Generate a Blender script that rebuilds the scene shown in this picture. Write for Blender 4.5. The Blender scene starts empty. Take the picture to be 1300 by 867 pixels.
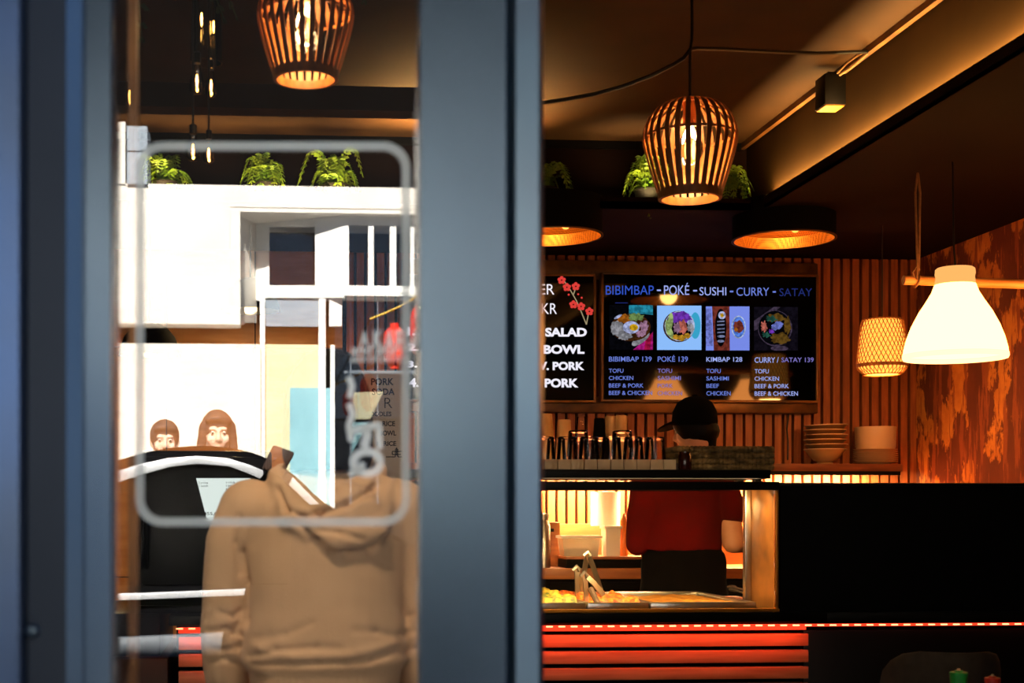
import bpy, bmesh, math, random
from mathutils import Vector, Matrix, noise
PI = math.pi
sin, cos = math.sin, math.cos
random.seed(7)
C = bpy.context.scene.collection
scene = bpy.context.scene

# ------------------------------------------------------------------ camera
F = 1806.0                       # focal length in pixels of the 1300 px wide frame
YAW = math.radians(4.0)
CAMZ = 1.45
PX0 = 337 + F * math.tan(YAW)    # principal point
PY0 = 648.0
cam_d = bpy.data.cameras.new('camera')
cam_d.sensor_width = 36.0
cam_d.lens = F / 1300 * 36.0
cam_d.shift_x = (650 - PX0) / 1300
cam_d.shift_y = (PY0 - 433.5) / 1300
cam_d.clip_start = 0.05
cam_d.clip_end = 200
cam_d.dof.use_dof = True
cam_d.dof.focus_distance = 6.3
cam_d.dof.aperture_fstop = 4.5
cam = bpy.data.objects.new('camera', cam_d)
C.objects.link(cam)
cam.location = (0, 0, CAMZ)
cam.rotation_euler = (PI / 2, 0, -YAW)
scene.camera = cam

def lin(h):
    if isinstance(h, str):
        h = h.lstrip('#')
        c = [int(h[i:i + 2], 16) / 255 for i in (0, 2, 4)]
        return tuple((v / 12.92 if v <= 0.04045 else ((v + 0.055) / 1.055) ** 2.4) for v in c)
    return tuple(h)

# ------------------------------------------------------------------ world, sun, exposure
scene.view_settings.view_transform = 'Standard'
scene.view_settings.look = 'None'
scene.view_settings.gamma = 1.0
scene.view_settings.use_curve_mapping = False
scene.view_settings.exposure = 0.0
scene.cycles.use_denoising = True
scene.cycles.sample_clamp_indirect = 0.0
scene.cycles.transparent_max_bounces = 24
scene.cycles.max_bounces = 10

SKY = 1.8
SUN = 34.0
world = bpy.data.worlds.new('sky')
scene.world = world
world.use_nodes = True
wn = world.node_tree
wn.nodes.clear()
wo = wn.nodes.new('ShaderNodeOutputWorld')
wb = wn.nodes.new('ShaderNodeBackground')
tc = wn.nodes.new('ShaderNodeTexCoord')
sp = wn.nodes.new('ShaderNodeSeparateXYZ')
wr = wn.nodes.new('ShaderNodeValToRGB')
wr.color_ramp.elements[0].position = 0.0
wr.color_ramp.elements[0].color = (*lin('#9fb4cc'), 1)
wr.color_ramp.elements[1].position = 0.8
wr.color_ramp.elements[1].color = (*lin('#5f8cc8'), 1)
wn.links.new(tc.outputs['Generated'], sp.inputs[0])
wn.links.new(sp.outputs['Z'], wr.inputs[0])
wn.links.new(wr.outputs[0], wb.inputs[0])
wb.inputs[1].default_value = SKY
wn.links.new(wb.outputs[0], wo.inputs[0])

sun_d = bpy.data.lights.new('sun', 'SUN')
sun_d.energy = SUN
sun_d.angle = 0.01
sun_d.color = (1.0, 0.93, 0.82)
sun = bpy.data.objects.new('sun', sun_d)
C.objects.link(sun)
sun.rotation_euler = Vector((0.12, -1.0, -0.84)).to_track_quat('-Z', 'Y').to_euler()

def area(name, loc, size, direction, power, color, parent=None, spread=None):
    d = bpy.data.lights.new(name, 'AREA')
    d.shape = 'RECTANGLE'
    d.size, d.size_y = size
    d.energy = power
    d.color = color
    if spread: d.spread = spread
    o = bpy.data.objects.new(name, d)
    C.objects.link(o)
    o.location = loc
    o.rotation_euler = Vector(direction).to_track_quat('-Z', 'Y').to_euler()
    return o

WARM = (1.0, 0.50, 0.14)
WARM2 = (1.0, 0.66, 0.28)

# ------------------------------------------------------------------ placing
def W(px, py, D):
    """the point of the world plane y = D that the photo pixel (px, py) looks at"""
    a = (px - PX0) / F
    dx = sin(YAW) + cos(YAW) * a
    dy = cos(YAW) - sin(YAW) * a
    k = D / dy
    return Vector((dx * k, D, CAMZ + (PY0 - py) / F * k))
GLASS_Y = 1.8
def R(px, py, D):
    """the same for a thing in the street, seen mirrored in the shop window"""
    p = W(px, py, D)
    return Vector((p.x, 2 * GLASS_Y - D, p.z))
def WX(px, D): return W(px, PY0, D).x
def WZ(py, D, px=650): return W(px, py, D).z

# ------------------------------------------------------------------ materials
MATS = {}
def mat(name, color, rough=0.6, metal=0.0, color2=None, scale=8.0, stretch=(1, 1, 1), bump=0.0, detail=4.0,
        emit=None, estr=0.0, trans=0.0, ior=1.45, spec=0.5, lo=0.35, hi=0.65, coat=0.0, sheen=0.0, alpha=1.0, bscale=None):
    m = bpy.data.materials.new(name)
    m.use_nodes = True
    nt = m.node_tree
    b = nt.nodes['Principled BSDF']
    c1 = lin(color)
    c2 = lin(color2) if color2 else tuple(v * 0.82 for v in c1)
    t = nt.nodes.new('ShaderNodeTexCoord')
    mp = nt.nodes.new('ShaderNodeMapping')
    mp.inputs['Scale'].default_value = stretch
    n = nt.nodes.new('ShaderNodeTexNoise')
    n.inputs['Scale'].default_value = scale
    n.inputs['Detail'].default_value = detail
    r = nt.nodes.new('ShaderNodeValToRGB')
    r.color_ramp.elements[0].position = lo
    r.color_ramp.elements[1].position = hi
    r.color_ramp.elements[0].color = (*c2, 1)
    r.color_ramp.elements[1].color = (*c1, 1)
    nt.links.new(t.outputs['Object'], mp.inputs[0])
    nt.links.new(mp.outputs[0], n.inputs[0])
    nt.links.new(n.outputs[0], r.inputs[0])
    nt.links.new(r.outputs[0], b.inputs['Base Color'])
    if bump:
        bp = nt.nodes.new('ShaderNodeBump')
        bp.inputs['Strength'].default_value = bump
        bp.inputs['Distance'].default_value = 0.01
        if bscale:
            n2 = nt.nodes.new('ShaderNodeTexNoise')
            n2.inputs['Scale'].default_value = bscale
            nt.links.new(mp.outputs[0], n2.inputs[0])
            nt.links.new(n2.outputs[0], bp.inputs['Height'])
        else:
            nt.links.new(n.outputs[0], bp.inputs['Height'])
        nt.links.new(bp.outputs[0], b.inputs['Normal'])
    b.inputs['Roughness'].default_value = rough
    b.inputs['Metallic'].default_value = metal
    b.inputs['IOR'].default_value = ior
    b.inputs['Transmission Weight'].default_value = trans
    b.inputs['Specular IOR Level'].default_value = spec
    b.inputs['Coat Weight'].default_value = coat
    b.inputs['Sheen Weight'].default_value = sheen
    b.inputs['Alpha'].default_value = alpha
    if emit is not None:
        b.inputs['Emission Color'].default_value = (*lin(emit), 1)
        b.inputs['Emission Strength'].default_value = estr
    MATS[name] = m
    return m

def emat(name, color, strength):
    m = bpy.data.materials.new(name)
    m.use_nodes = True
    nt = m.node_tree
    nt.nodes.clear()
    o = nt.nodes.new('ShaderNodeOutputMaterial')
    e = nt.nodes.new('ShaderNodeEmission')
    e.inputs[0].default_value = (*lin(color), 1)
    e.inputs[1].default_value = strength
    nt.links.new(e.outputs[0], o.inputs[0])
    MATS[name] = m
    return m

def paneglass(name, refl, tint=(1, 1, 1), rough=0.0, ior=1.5):
    """clear sheet glass: lets light through and mirrors a share of it"""
    m = bpy.data.materials.new(name)
    m.use_nodes = True
    nt = m.node_tree
    nt.nodes.clear()
    o = nt.nodes.new('ShaderNodeOutputMaterial')
    mx = nt.nodes.new('ShaderNodeMixShader')
    tr = nt.nodes.new('ShaderNodeBsdfTransparent')
    tr.inputs[0].default_value = (*tint, 1)
    gl = nt.nodes.new('ShaderNodeBsdfGlossy')
    gl.inputs['Roughness'].default_value = rough
    lw = nt.nodes.new('ShaderNodeFresnel')
    lw.inputs[0].default_value = ior
    mt = nt.nodes.new('ShaderNodeMath')
    mt.operation = 'MULTIPLY_ADD'
    mt.inputs[1].default_value = 1.0
    mt.inputs[2].default_value = refl
    mt.use_clamp = True
    nt.links.new(lw.outputs[0], mt.inputs[0])
    nt.links.new(mt.outputs[0], mx.inputs[0])
    nt.links.new(tr.outputs[0], mx.inputs[1])
    nt.links.new(gl.outputs[0], mx.inputs[2])
    nt.links.new(mx.outputs[0], o.inputs[0])
    MATS[name] = m
    return m

def decal(name, color, opacity):
    m = bpy.data.materials.new(name)
    m.use_nodes = True
    nt = m.node_tree
    nt.nodes.clear()
    o = nt.nodes.new('ShaderNodeOutputMaterial')
    mx = nt.nodes.new('ShaderNodeMixShader')
    mx.inputs[0].default_value = opacity
    tr = nt.nodes.new('ShaderNodeBsdfTransparent')
    df = nt.nodes.new('ShaderNodeBsdfDiffuse')
    df.inputs[0].default_value = (*lin(color), 1)
    nt.links.new(tr.outputs[0], mx.inputs[1])
    nt.links.new(df.outputs[0], mx.inputs[2])
    nt.links.new(mx.outputs[0], o.inputs[0])
    MATS[name] = m
    return m

# ------------------------------------------------------------------ mesh builder
ORG = {}
class MB:
    def __init__(s): s.bm = bmesh.new()
    def poly(s, pts):
        vs = [s.bm.verts.new(p) for p in pts]
        try: return s.bm.faces.new(vs)
        except ValueError: return None
    def box(s, x0, x1, y0, y1, z0, z1, bev=0.0):
        x0, x1 = sorted((x0, x1)); y0, y1 = sorted((y0, y1)); z0, z1 = sorted((z0, z1))
        v = [s.bm.verts.new(p) for p in ((x0, y0, z0), (x1, y0, z0), (x1, y1, z0), (x0, y1, z0), (x0, y0, z1), (x1, y0, z1), (x1, y1, z1), (x0, y1, z1))]
        fs = [s.bm.faces.new([v[i] for i in f]) for f in ((0, 3, 2, 1), (4, 5, 6, 7), (0, 1, 5, 4), (1, 2, 6, 5), (2, 3, 7, 6), (3, 0, 4, 7))]
        if bev:
            es = list({e for f in fs for e in f.edges})
            bmesh.ops.bevel(s.bm, geom=es, offset=bev, segments=2, affect='EDGES', profile=0.5)
        return s
    def prism(s, pts, d, bev=0.0):
        """closed polygon of 3-D points pushed along the vector d"""
        d = Vector(d)
        a = [s.bm.verts.new(p) for p in pts]
        b = [s.bm.verts.new(Vector(p) + d) for p in pts]
        n = len(a)
        fs = [s.bm.faces.new(a), s.bm.faces.new(b[::-1])]
        for i in range(n):
            fs.append(s.bm.faces.new((a[i], b[i], b[(i + 1) % n], a[(i + 1) % n])))
        bmesh.ops.recalc_face_normals(s.bm, faces=fs)
        if bev:
            es = list({e for f in fs for e in f.edges})
            bmesh.ops.bevel(s.bm, geom=es, offset=bev, segments=2, affect='EDGES', profile=0.5)
        return s
    def lathe(s, prof, c, n=32, ax='Z', sx=1.0, sy=1.0, a0=0.0, a1=2 * PI):
        c = Vector(c)
        full = abs(a1 - a0 - 2 * PI) < 1e-6
        rings = []
        for r, z in prof:
            if r < 1e-6 and full:
                rings.append([s.bm.verts.new(c + s._ax(Vector((0, 0, z)), ax))])
            else:
                k = n if full else n + 1
                rings.append([s.bm.verts.new(c + s._ax(Vector((r * cos(a0 + (a1 - a0) * i / n) * sx, r * sin(a0 + (a1 - a0) * i / n) * sy, z)), ax)) for i in range(k)])
        for A, B in zip(rings, rings[1:]):
            if len(A) == 1 and len(B) == 1: continue
            m = max(len(A), len(B))
            cnt = m if full else m - 1
            for i in range(cnt):
                j = (i + 1) % m
                if len(A) == 1: s.bm.faces.new((A[0], B[i], B[j]))
                elif len(B) == 1: s.bm.faces.new((A[i], B[0], A[j]))
                else: s.bm.faces.new((A[i], B[i], B[j], A[j]))
        return s
    @staticmethod
    def _ax(v, ax):
        if ax == 'Z': return v
        if ax == 'X': return Vector((v.z, v.x, v.y))
        return Vector((v.x, v.z, v.y))
    def tube(s, pts, r, n=8, cap=True):
        pts = [Vector(p) for p in pts]
        rs = r if isinstance(r, (list, tuple)) else [r] * len(pts)
        rings = []
        up = Vector((0, 0, 1))
        prev = None
        for i, p in enumerate(pts):
            t = (pts[min(i + 1, len(pts) - 1)] - pts[max(i - 1, 0)])
            if t.length < 1e-9: t = Vector((0, 0, 1))
            t.normalize()
            if prev is None:
                a = t.orthogonal().normalized()
            else:
                a = (prev - t * prev.dot(t))
                a = a.normalized() if a.length > 1e-6 else t.orthogonal().normalized()
            prev = a
            b = t.cross(a)
            rings.append([s.bm.verts.new(p + (a * cos(2 * PI * k / n) + b * sin(2 * PI * k / n)) * rs[i]) for k in range(n)])
        for A, B in zip(rings, rings[1:]):
            for k in range(n):
                s.bm.faces.new((A[k], A[(k + 1) % n], B[(k + 1) % n], B[k]))
        if cap:
            s.bm.faces.new(rings[0][::-1]); s.bm.faces.new(rings[-1])
        return s
    def ball(s, c, r, n=16):
        rx, ry, rz = r if isinstance(r, (list, tuple)) else (r, r, r)
        m = Matrix.Translation(c) @ Matrix.Diagonal((rx, ry, rz, 1))
        bmesh.ops.create_uvsphere(s.bm, u_segments=n, v_segments=max(6, n // 2), radius=1, matrix=m)
        return s
    def ribbon(s, pts, width_dir, w, thick_dir, t):
        """flat bar along pts: width w along width_dir(i), thickness t along thick_dir(i)"""
        rings = []
        for i, p in enumerate(pts):
            p = Vector(p); a = Vector(width_dir(i)) * w / 2; b = Vector(thick_dir(i)) * t / 2
            rings.append([s.bm.verts.new(q) for q in (p - a - b, p + a - b, p + a + b, p - a + b)])
        for A, B in zip(rings, rings[1:]):
            for k in range(4):
                s.bm.faces.new((A[k], A[(k + 1) % 4], B[(k + 1) % 4], B[k]))
        s.bm.faces.new(rings[0][::-1]); s.bm.faces.new(rings[-1])
        return s
    def build(s, name, m, parent=None, smooth=35, kind=None, recalc=True):
        if recalc: bmesh.ops.recalc_face_normals(s.bm, faces=s.bm.faces)
        me = bpy.data.meshes.new(name)
        s.bm.to_mesh(me)
        s.bm.free()
        return link(name, me, m, parent, smooth, kind)

def link(name, me, m, parent=None, smooth=35, kind=None):
    """links a mesh given in world coordinates; its origin goes to the parent's base"""
    o = bpy.data.objects.new(name, me)
    C.objects.link(o)
    if m is not None:
        me.materials.clear()
        me.materials.append(MATS[m] if isinstance(m, str) else m)
    if parent is not None:
        org = ORG[parent.name]
        me.transform(Matrix.Translation(-org))
        o.parent = parent
        ORG[o.name] = org
    else:
        if len(me.vertices):
            xs = [v.co for v in me.vertices]
            org = Vector((sum(v.x for v in xs) / len(xs), sum(v.y for v in xs) / len(xs), min(v.z for v in xs)))
        else: org = Vector()
        me.transform(Matrix.Translation(-org))
        o.location = org
        ORG[o.name] = org
    if smooth:
        for p in me.polygons: p.use_smooth = True
        me.set_sharp_from_angle(angle=math.radians(smooth))
    if kind: o['kind'] = kind
    return o

def thing(name, label, cat, loc, group=None):
    o = bpy.data.objects.new(name, None)
    o.empty_display_size = 0.05
    C.objects.link(o)
    o.location = loc
    ORG[o.name] = Vector(loc)
    o['label'] = label; o['category'] = cat
    if group: o['group'] = group
    return o
def tag(o, label, cat, group=None):
    o['label'] = label; o['category'] = cat
    if group: o['group'] = group
    return o
def dup(root, loc, label=None, group=None, rotz=None):
    def cp(o, parent):
        c = o.copy(); C.objects.link(c)
        if parent: c.parent = parent
        for ch in list(o.children): cp(ch, c)
        return c
    r = cp(root, None)
    r.location = loc
    if rotz is not None: r.rotation_euler.z = rotz
    if label: r['label'] = label
    if group: r['group'] = group
    ORG[r.name] = Vector(loc)
    return r
def struct(name, b, m, smooth=35, parent=None):
    return b.build(name, m, parent, smooth, kind='structure')

def point(name, loc, power, color, radius=0.03):
    d = bpy.data.lights.new(name, 'POINT')
    d.energy = power; d.color = color; d.shadow_soft_size = radius
    o = bpy.data.objects.new(name, d)
    C.objects.link(o); o.location = loc
    return o

def text_mesh(s, bold=0.0, shear=0.0):
    cu = bpy.data.curves.new('t', 'FONT')
    cu.body = s; cu.offset = bold; cu.shear = shear; cu.resolution_u = 4
    cu.fill_mode = 'FRONT'
    o = bpy.data.objects.new('t', cu)
    C.objects.link(o)
    dg = bpy.context.evaluated_depsgraph_get()
    me = bpy.data.meshes.new_from_object(o.evaluated_get(dg))
    bpy.data.objects.remove(o); bpy.data.curves.remove(cu)
    return me
def text_into(b, s, x0, x1, y0, y1, D, bold=0.02, shear=0.0, place=None, th=0.0015):
    """lettering that fills the pixel box x0..x1, y0 (top)..y1 (bottom) on the plane y = D"""
    place = place or W
    me = text_mesh(s, bold, shear)
    xs = [v.co.x for v in me.vertices]; ys = [v.co.y for v in me.vertices]
    ax, bx, ay, by = min(xs), max(xs), min(ys), max(ys)
    ret = []
    for v in me.vertices:
        u = (v.co.x - ax) / (bx - ax); w = (v.co.y - ay) / (by - ay)
        ret.append(place(x0 + (x1 - x0) * u, y1 + (y0 - y1) * w, D))
    vs = [b.bm.verts.new(p) for p in ret]
    fs = []
    for p in me.polygons:
        try: fs.append(b.bm.faces.new([vs[i] for i in p.vertices]))
        except ValueError: pass
    bpy.data.meshes.remove(me)
    return b

# ------------------------------------------------------------------ material list
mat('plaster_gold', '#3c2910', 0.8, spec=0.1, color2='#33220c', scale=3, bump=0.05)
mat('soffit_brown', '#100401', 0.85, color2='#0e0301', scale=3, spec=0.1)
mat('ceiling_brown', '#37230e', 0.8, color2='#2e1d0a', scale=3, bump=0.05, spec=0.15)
mat('black_paint', '#080706', 0.4, color2='#060504', spec=0.2)
mat('black_matt', '#070606', 0.8, color2='#050404', spec=0.08)
mat('black_metal', '#121110', 0.35, metal=0.6, color2='#0c0b0b')
mat('floor_tile', '#3a3431', 0.4, color2='#2b2623', scale=5)
mat('slat_wood', '#b4622f', 0.5, color2='#924a22', scale=9, stretch=(6, 6, 0.6), bump=0.05)
mat('panel_wood', '#c98a4a', 0.5, color2='#b87838', scale=7, stretch=(0.7, 4, 4))
mat('shelf_wood', '#8a4a2a', 0.5, color2='#6d3820', scale=9, stretch=(0.6, 5, 5))
mat('counter_wood', '#b06a34', 0.45, color2='#94542a', scale=9, stretch=(0.6, 5, 5))
mat('red_board', '#d07a4e', 0.5, color2='#b8663e', scale=9, stretch=(0.5, 6, 6))
mat('bamboo', '#9a5a26', 0.5, color2='#7c4419', scale=14, stretch=(3, 3, 0.8))
mat('rattan', '#d08a3c', 0.55, color2='#a0602a', scale=30)
mat('gold', '#c9822a', 0.4, metal=0.75, color2='#c07a20', scale=200)
mat('bronze', '#8a5a2a', 0.42, metal=0.4, color2='#4a2e15', scale=6)
mat('steel', '#b8b4ae', 0.28, metal=1.0, color2='#a5a19b')
mat('frame_metal', '#4c5c6c', 0.26, metal=0.85, color2='#445362', scale=3)
mat('frame_sky_tint', '#2c4064', 0.34, metal=0.8, color2='#2f3c50', scale=3)  # sky light on the outer post step put into the metal's colour
mat('frame_dark', '#2a2f36', 0.4, metal=0.7, color2='#24292f', scale=3)
mat('frame_light', '#5f7482', 0.3, metal=0.9, color2='#5b6672', scale=3)
mat('cream_cloth', '#dcb48a', 0.9, color2='#d0a97f', scale=5, bump=0.12, bscale=260, sheen=0.15)
mat('trouser', '#9a774f', 0.9, color2='#8d6c47', scale=40)
mat('skin', '#c58c6a', 0.55, color2='#b87d5c', scale=12)
mat('skin_pale', '#f0cdb6', 0.6, color2='#e6bfa6', scale=12)
mat('hair_black', '#080605', 0.6, color2='#040303', scale=30, stretch=(6, 6, 1), spec=0.15)
mat('hair_brown', '#5e5046', 0.6, color2='#463a32', scale=30, stretch=(6, 6, 1))
mat('red_cloth', '#560503', 0.95, color2='#460402', spec=0.1, scale=6)
mat('black_cloth', '#070607', 0.95, color2='#050505', scale=20, spec=0.05)
mat('grey_cloth', '#8a8378', 0.9, color2='#7b746a', scale=20)
mat('blue_cloth', '#6a7f99', 0.9, color2='#5c7089', scale=20)
mat('coat_dark', '#2a2c33', 0.9, color2='#202228', scale=20)
mat('leather', '#3a2417', 0.6, color2='#2e1c12')
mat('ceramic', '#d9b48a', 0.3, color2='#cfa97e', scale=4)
mat('ceramic_brown', '#b48a58', 0.35, color2='#a27a4c', scale=4)
mat('paper_cup', '#d2a468', 0.7, color2='#c5975c', scale=10)
mat('cream_block', '#c9a77c', 0.6, color2='#b8966c', scale=10)
mat('seagrass', '#8a6a38', 0.85, color2='#4a3618', scale=18, stretch=(1, 1, 3), bump=0.6)
mat('clear_glass', '#ffffff', 0.02, trans=1.0, ior=1.45, color2='#f6f6f6')
mat('white_plastic', '#eee6d6', 0.4, color2='#e4dccb')
mat('clear_plastic', '#f4e8d4', 0.25, trans=0.5, color2='#eadfca')
mat('orange_plastic', '#e07818', 0.4, color2='#d26c12')
mat('white_paper', '#f2ece2', 0.8, color2='#e9e2d7')
mat('salad', '#a08424', 0.6, color2='#3a4a12', scale=45, bump=0.5, lo=.42, hi=.58)
mat('carrot', '#c8641a', 0.6, color2='#6e2c0e', scale=60, bump=0.5, lo=.42, hi=.58)
mat('pickle', '#a8762c', 0.5, color2='#7a4e18', scale=14, bump=0.3)
mat('fern', '#7c9a24', 0.55, color2='#4c701a', scale=12)
mat('fern_dark', '#26401a', 0.6, color2='#1b3012', scale=12)
mat('pot_black', '#17130f', 0.6, color2='#100d0a')
mat('upholstery', '#3a3026', 0.9, color2='#30281f', scale=30, bump=0.1)
mat('green_cap', '#1f9a3a', 0.4, color2='#188230')
mat('red_cap', '#c22a1c', 0.4, color2='#a82216')
mat('sauce', '#3a120a', 0.2, color2='#2c0d07')
mat('cord_black', '#0c0a09', 0.6, color2='#090706')
mat('cord_rope', '#8a6440', 0.8, color2='#75532f', scale=60)
mat('dowel', '#e8a860', 0.5, color2='#be7a36', scale=10, stretch=(0.5, 5, 5))
mat('menu_paper', '#cdb39a', 0.8, color2='#c4a98f', scale=4)
mat('ink', '#2a201c', 0.8, color2='#231a16')
mat('screen_black', '#030304', 0.05, color2='#020203', spec=0.72)
mat('facade_white', '#efe9df', 0.85, color2='#e8e1d6', scale=2, bump=0.03)
mat('facade_dark', '#070707', 0.95, color2='#040404', scale=3, spec=0.1)
mat('facade_grey', '#9aa6b2', 0.8, color2='#8e9aa6', scale=3)
mat('band_dark', '#050505', 0.95, color2='#030303', scale=3, spec=0.1)
mat('window_white', '#f4f4f0', 0.5, color2='#ebebe7')
mat('interior_dark', '#0b0c0e', 0.95, color2='#08090a', scale=1.2, spec=0.1)
mat('teal_panel', '#8fc0cc', 0.7, color2='#7fb2c0', scale=2)
mat('cream_panel', '#d8d4b0', 0.7, color2='#ccc8a4', scale=2)
mat('asphalt', '#2c2c2e', 0.9, color2='#222224', scale=30)
mat('paving', '#6a6764', 0.85, color2='#5e5b58', scale=4)
mat('car_paint', '#050508', 0.8, color2='#040405', spec=0.06)
mat('car_glass', '#020203', 0.8, color2='#010202', spec=0.03)
mat('car_trim', '#c9ccd0', 0.4, metal=0.2, color2='#bfc3c8')
mat('bumper_grey', '#70777f', 0.5, color2='#666d75')
mat('tyre', '#0a0a0a', 0.9, color2='#080808')
mat('lantern_red', '#e0301c', 0.6, color2='#d02817', scale=4)
mat('wire_yellow', '#c9a42a', 0.6, color2='#b8941f')
mat('liner_paper', '#f2c47a', 0.9, emit='#ffac44', estr=1.6)
emat('opal_light', (12.5, 4.1, 0.84), 1.0)
emat('opal_neck', '#ffb060', 1.15)
emat('filament', '#ffb050', 30.0)
emat('bulb_glow', '#ffa544', 14.0)
emat('led_red', '#ff3a1e', 1.6)
emat('led_red_spot', '#ff8a5c', 5.0)
emat('led_warm', '#ffd9a0', 6.0)
emat('pos_white', '#f2fff8', 1.05)
emat('text_white', '#f4f2ff', 0.95)
emat('text_blue', '#3a5ed8', 0.75)
emat('text_pale', '#a9b8ff', 0.85)
emat('text_mid', '#7a90f0', 0.75)
emat('text_dim', '#2c3a86', 0.55)
emat('text_lilac', '#8d84d8', 0.7)
emat('blossom', '#f0453e', 0.8)
emat('twig', '#c8b78c', 0.6)
decal('etch', '#cfd6d2', 0.52)
decal('etch_soft', '#e4e8e2', 0.7)
paneglass('shop_glass', 0.09)
paneglass('case_glass', 0.0)
paneglass('bulb_glass', 0.05)
paneglass('tumbler_glass', 0.0, rough=0.05, ior=1.32)
emat('drum_bulb', '#ffa544', 2.5)
mat('ceramic_shaded', '#7a5230', 0.35, color2='#6a4526', scale=4)  # darker bowl copy; shade between the stacked bowls put into the colour
emat('opal_rim', (4.0, 1.9, 0.70), 1.0)
paneglass('far_glass', 0.10)

def peeled():
    """layers of orange-ochre and brown paint worn away in upright streaks"""
    m = bpy.data.materials.new('peeled_paint'); m.use_nodes = True
    nt = m.node_tree; b = nt.nodes['Principled BSDF']
    t = nt.nodes.new('ShaderNodeTexCoord')
    def ns(scale, st, det):
        mp = nt.nodes.new('ShaderNodeMapping'); mp.inputs['Scale'].default_value = st
        n = nt.nodes.new('ShaderNodeTexNoise'); n.inputs['Scale'].default_value = scale; n.inputs['Detail'].default_value = det
        n.inputs['Roughness'].default_value = 0.62
        nt.links.new(t.outputs['Object'], mp.inputs[0]); nt.links.new(mp.outputs[0], n.inputs[0]); return n
    def ramp(n, a, z, ca, cz):
        r = nt.nodes.new('ShaderNodeValToRGB')
        r.color_ramp.elements[0].position = a; r.color_ramp.elements[1].position = z
        r.color_ramp.elements[0].color = (*ca, 1); r.color_ramp.elements[1].color = (*cz, 1)
        nt.links.new(n.outputs[0], r.inputs[0]); return r
    def mix(f, a, z):
        x = nt.nodes.new('ShaderNodeMix'); x.data_type = 'RGBA'
        nt.links.new(f.outputs[0], x.inputs[0]); nt.links.new(a.outputs[0], x.inputs[6]); nt.links.new(z.outputs[0], x.inputs[7])
        return x
    base = ramp(ns(6, (1, 1, 0.5), 5), 0.3, 0.7, lin('#5a2412'), lin('#74331a'))
    och = ramp(ns(9, (1, 1, 1), 4), 0.3, 0.7, lin('#b86a24'), lin('#d8903a'))
    f1 = ramp(ns(3.2, (1.3, 1.3, 0.75), 8), 0.52, 0.545, (0, 0, 0), (1, 1, 1))
    x1 = mix(f1, base, och)
    brown = ramp(ns(9, (1, 1, 1), 4), 0.3, 0.7, lin('#8a4420'), lin('#9a5228'))
    f2 = ramp(ns(7, (3.0, 3.0, 0.35), 9), 0.53, 0.56, (0, 0, 0), (1, 1, 1))
    x2 = nt.nodes.new('ShaderNodeMix'); x2.data_type = 'RGBA'
    nt.links.new(f2.outputs[0], x2.inputs[0]); nt.links.new(x1.outputs[2], x2.inputs[6]); nt.links.new(brown.outputs[0], x2.inputs[7])
    nt.links.new(x2.outputs[2], b.inputs['Base Color'])
    b.inputs['Roughness'].default_value = 0.8
    MATS['peeled_paint'] = m
peeled()
def perforated():
    m = bpy.data.materials.new('gold_perforated'); m.use_nodes = True
    nt = m.node_tree; b = nt.nodes['Principled BSDF']
    t = nt.nodes.new('ShaderNodeTexCoord'); v = nt.nodes.new('ShaderNodeTexVoronoi'); v.inputs['Scale'].default_value = 130; v.inputs['Randomness'].default_value = 0
    r = nt.nodes.new('ShaderNodeValToRGB'); r.color_ramp.elements[0].position = .30; r.color_ramp.elements[1].position = .42
    r.color_ramp.elements[0].color = (*lin('#3a1c06'), 1); r.color_ramp.elements[1].color = (*lin('#c07a28'), 1)
    nt.links.new(t.outputs['Object'], v.inputs[0]); nt.links.new(v.outputs['Distance'], r.inputs[0]); nt.links.new(r.outputs[0], b.inputs['Base Color'])
    b.inputs['Metallic'].default_value = .6; b.inputs['Roughness'].default_value = .4
    MATS['gold_perforated'] = m
perforated()

# ------------------------------------------------------------------ the room
BACK = 7.5
ZS = 2.81                                   # underside of the lowered ceiling
ZL = 2.86                                   # top of its lip
DR = 6.3                                    # where the raised ceiling ends at the back
XL = W(965, 245, DR).x                      # and at the right
ZC = W(968, 163, DR).z
XR = W(1162, 500, BACK).x                   # peeled wall
XLEFT = -1.9
b = MB(); b.box(XLEFT - .1, 4.6, 1.7, 7.7, -0.1, 0.0); struct('floor', b, 'floor_tile')
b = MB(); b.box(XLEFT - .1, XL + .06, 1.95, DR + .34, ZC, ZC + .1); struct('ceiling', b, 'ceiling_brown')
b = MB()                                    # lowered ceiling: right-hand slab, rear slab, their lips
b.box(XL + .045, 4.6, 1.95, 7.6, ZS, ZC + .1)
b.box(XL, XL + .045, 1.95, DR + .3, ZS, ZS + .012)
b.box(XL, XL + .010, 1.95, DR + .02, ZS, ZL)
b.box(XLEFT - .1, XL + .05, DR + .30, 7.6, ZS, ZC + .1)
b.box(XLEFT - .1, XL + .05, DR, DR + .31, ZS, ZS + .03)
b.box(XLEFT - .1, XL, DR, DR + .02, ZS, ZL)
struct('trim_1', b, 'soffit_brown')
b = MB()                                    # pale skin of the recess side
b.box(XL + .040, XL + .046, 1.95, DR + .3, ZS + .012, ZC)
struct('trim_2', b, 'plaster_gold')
b = MB()                                    # black track along the recess top, bronze colour stands in for its LED-lit underside
b.box(XL + .002, XL + .024, 1.95, DR + .28, ZC - .026, ZC)
struct('trim_3', b, 'bronze')
b = MB(); b.box(XLEFT, XL + .002, DR + .26, DR + .30, ZC - .03, ZC); struct('trim_7', b, 'black_matt')
b = MB(); b.box(XLEFT, W(530, 100, 5).x + .02, 5.0, 5.1, W(300, 137, 5).z, W(300, 106, 5).z); b.box(XLEFT, XLEFT + .5, 5.0, 5.1, W(300, 108, 5).z, ZC); struct('trim_4', b, 'ceiling_brown')
b = MB(); b.box(XLEFT - .1, 4.6, BACK + .03, BACK + .13, 0, ZC); struct('wall_back', b, 'black_matt')
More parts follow.
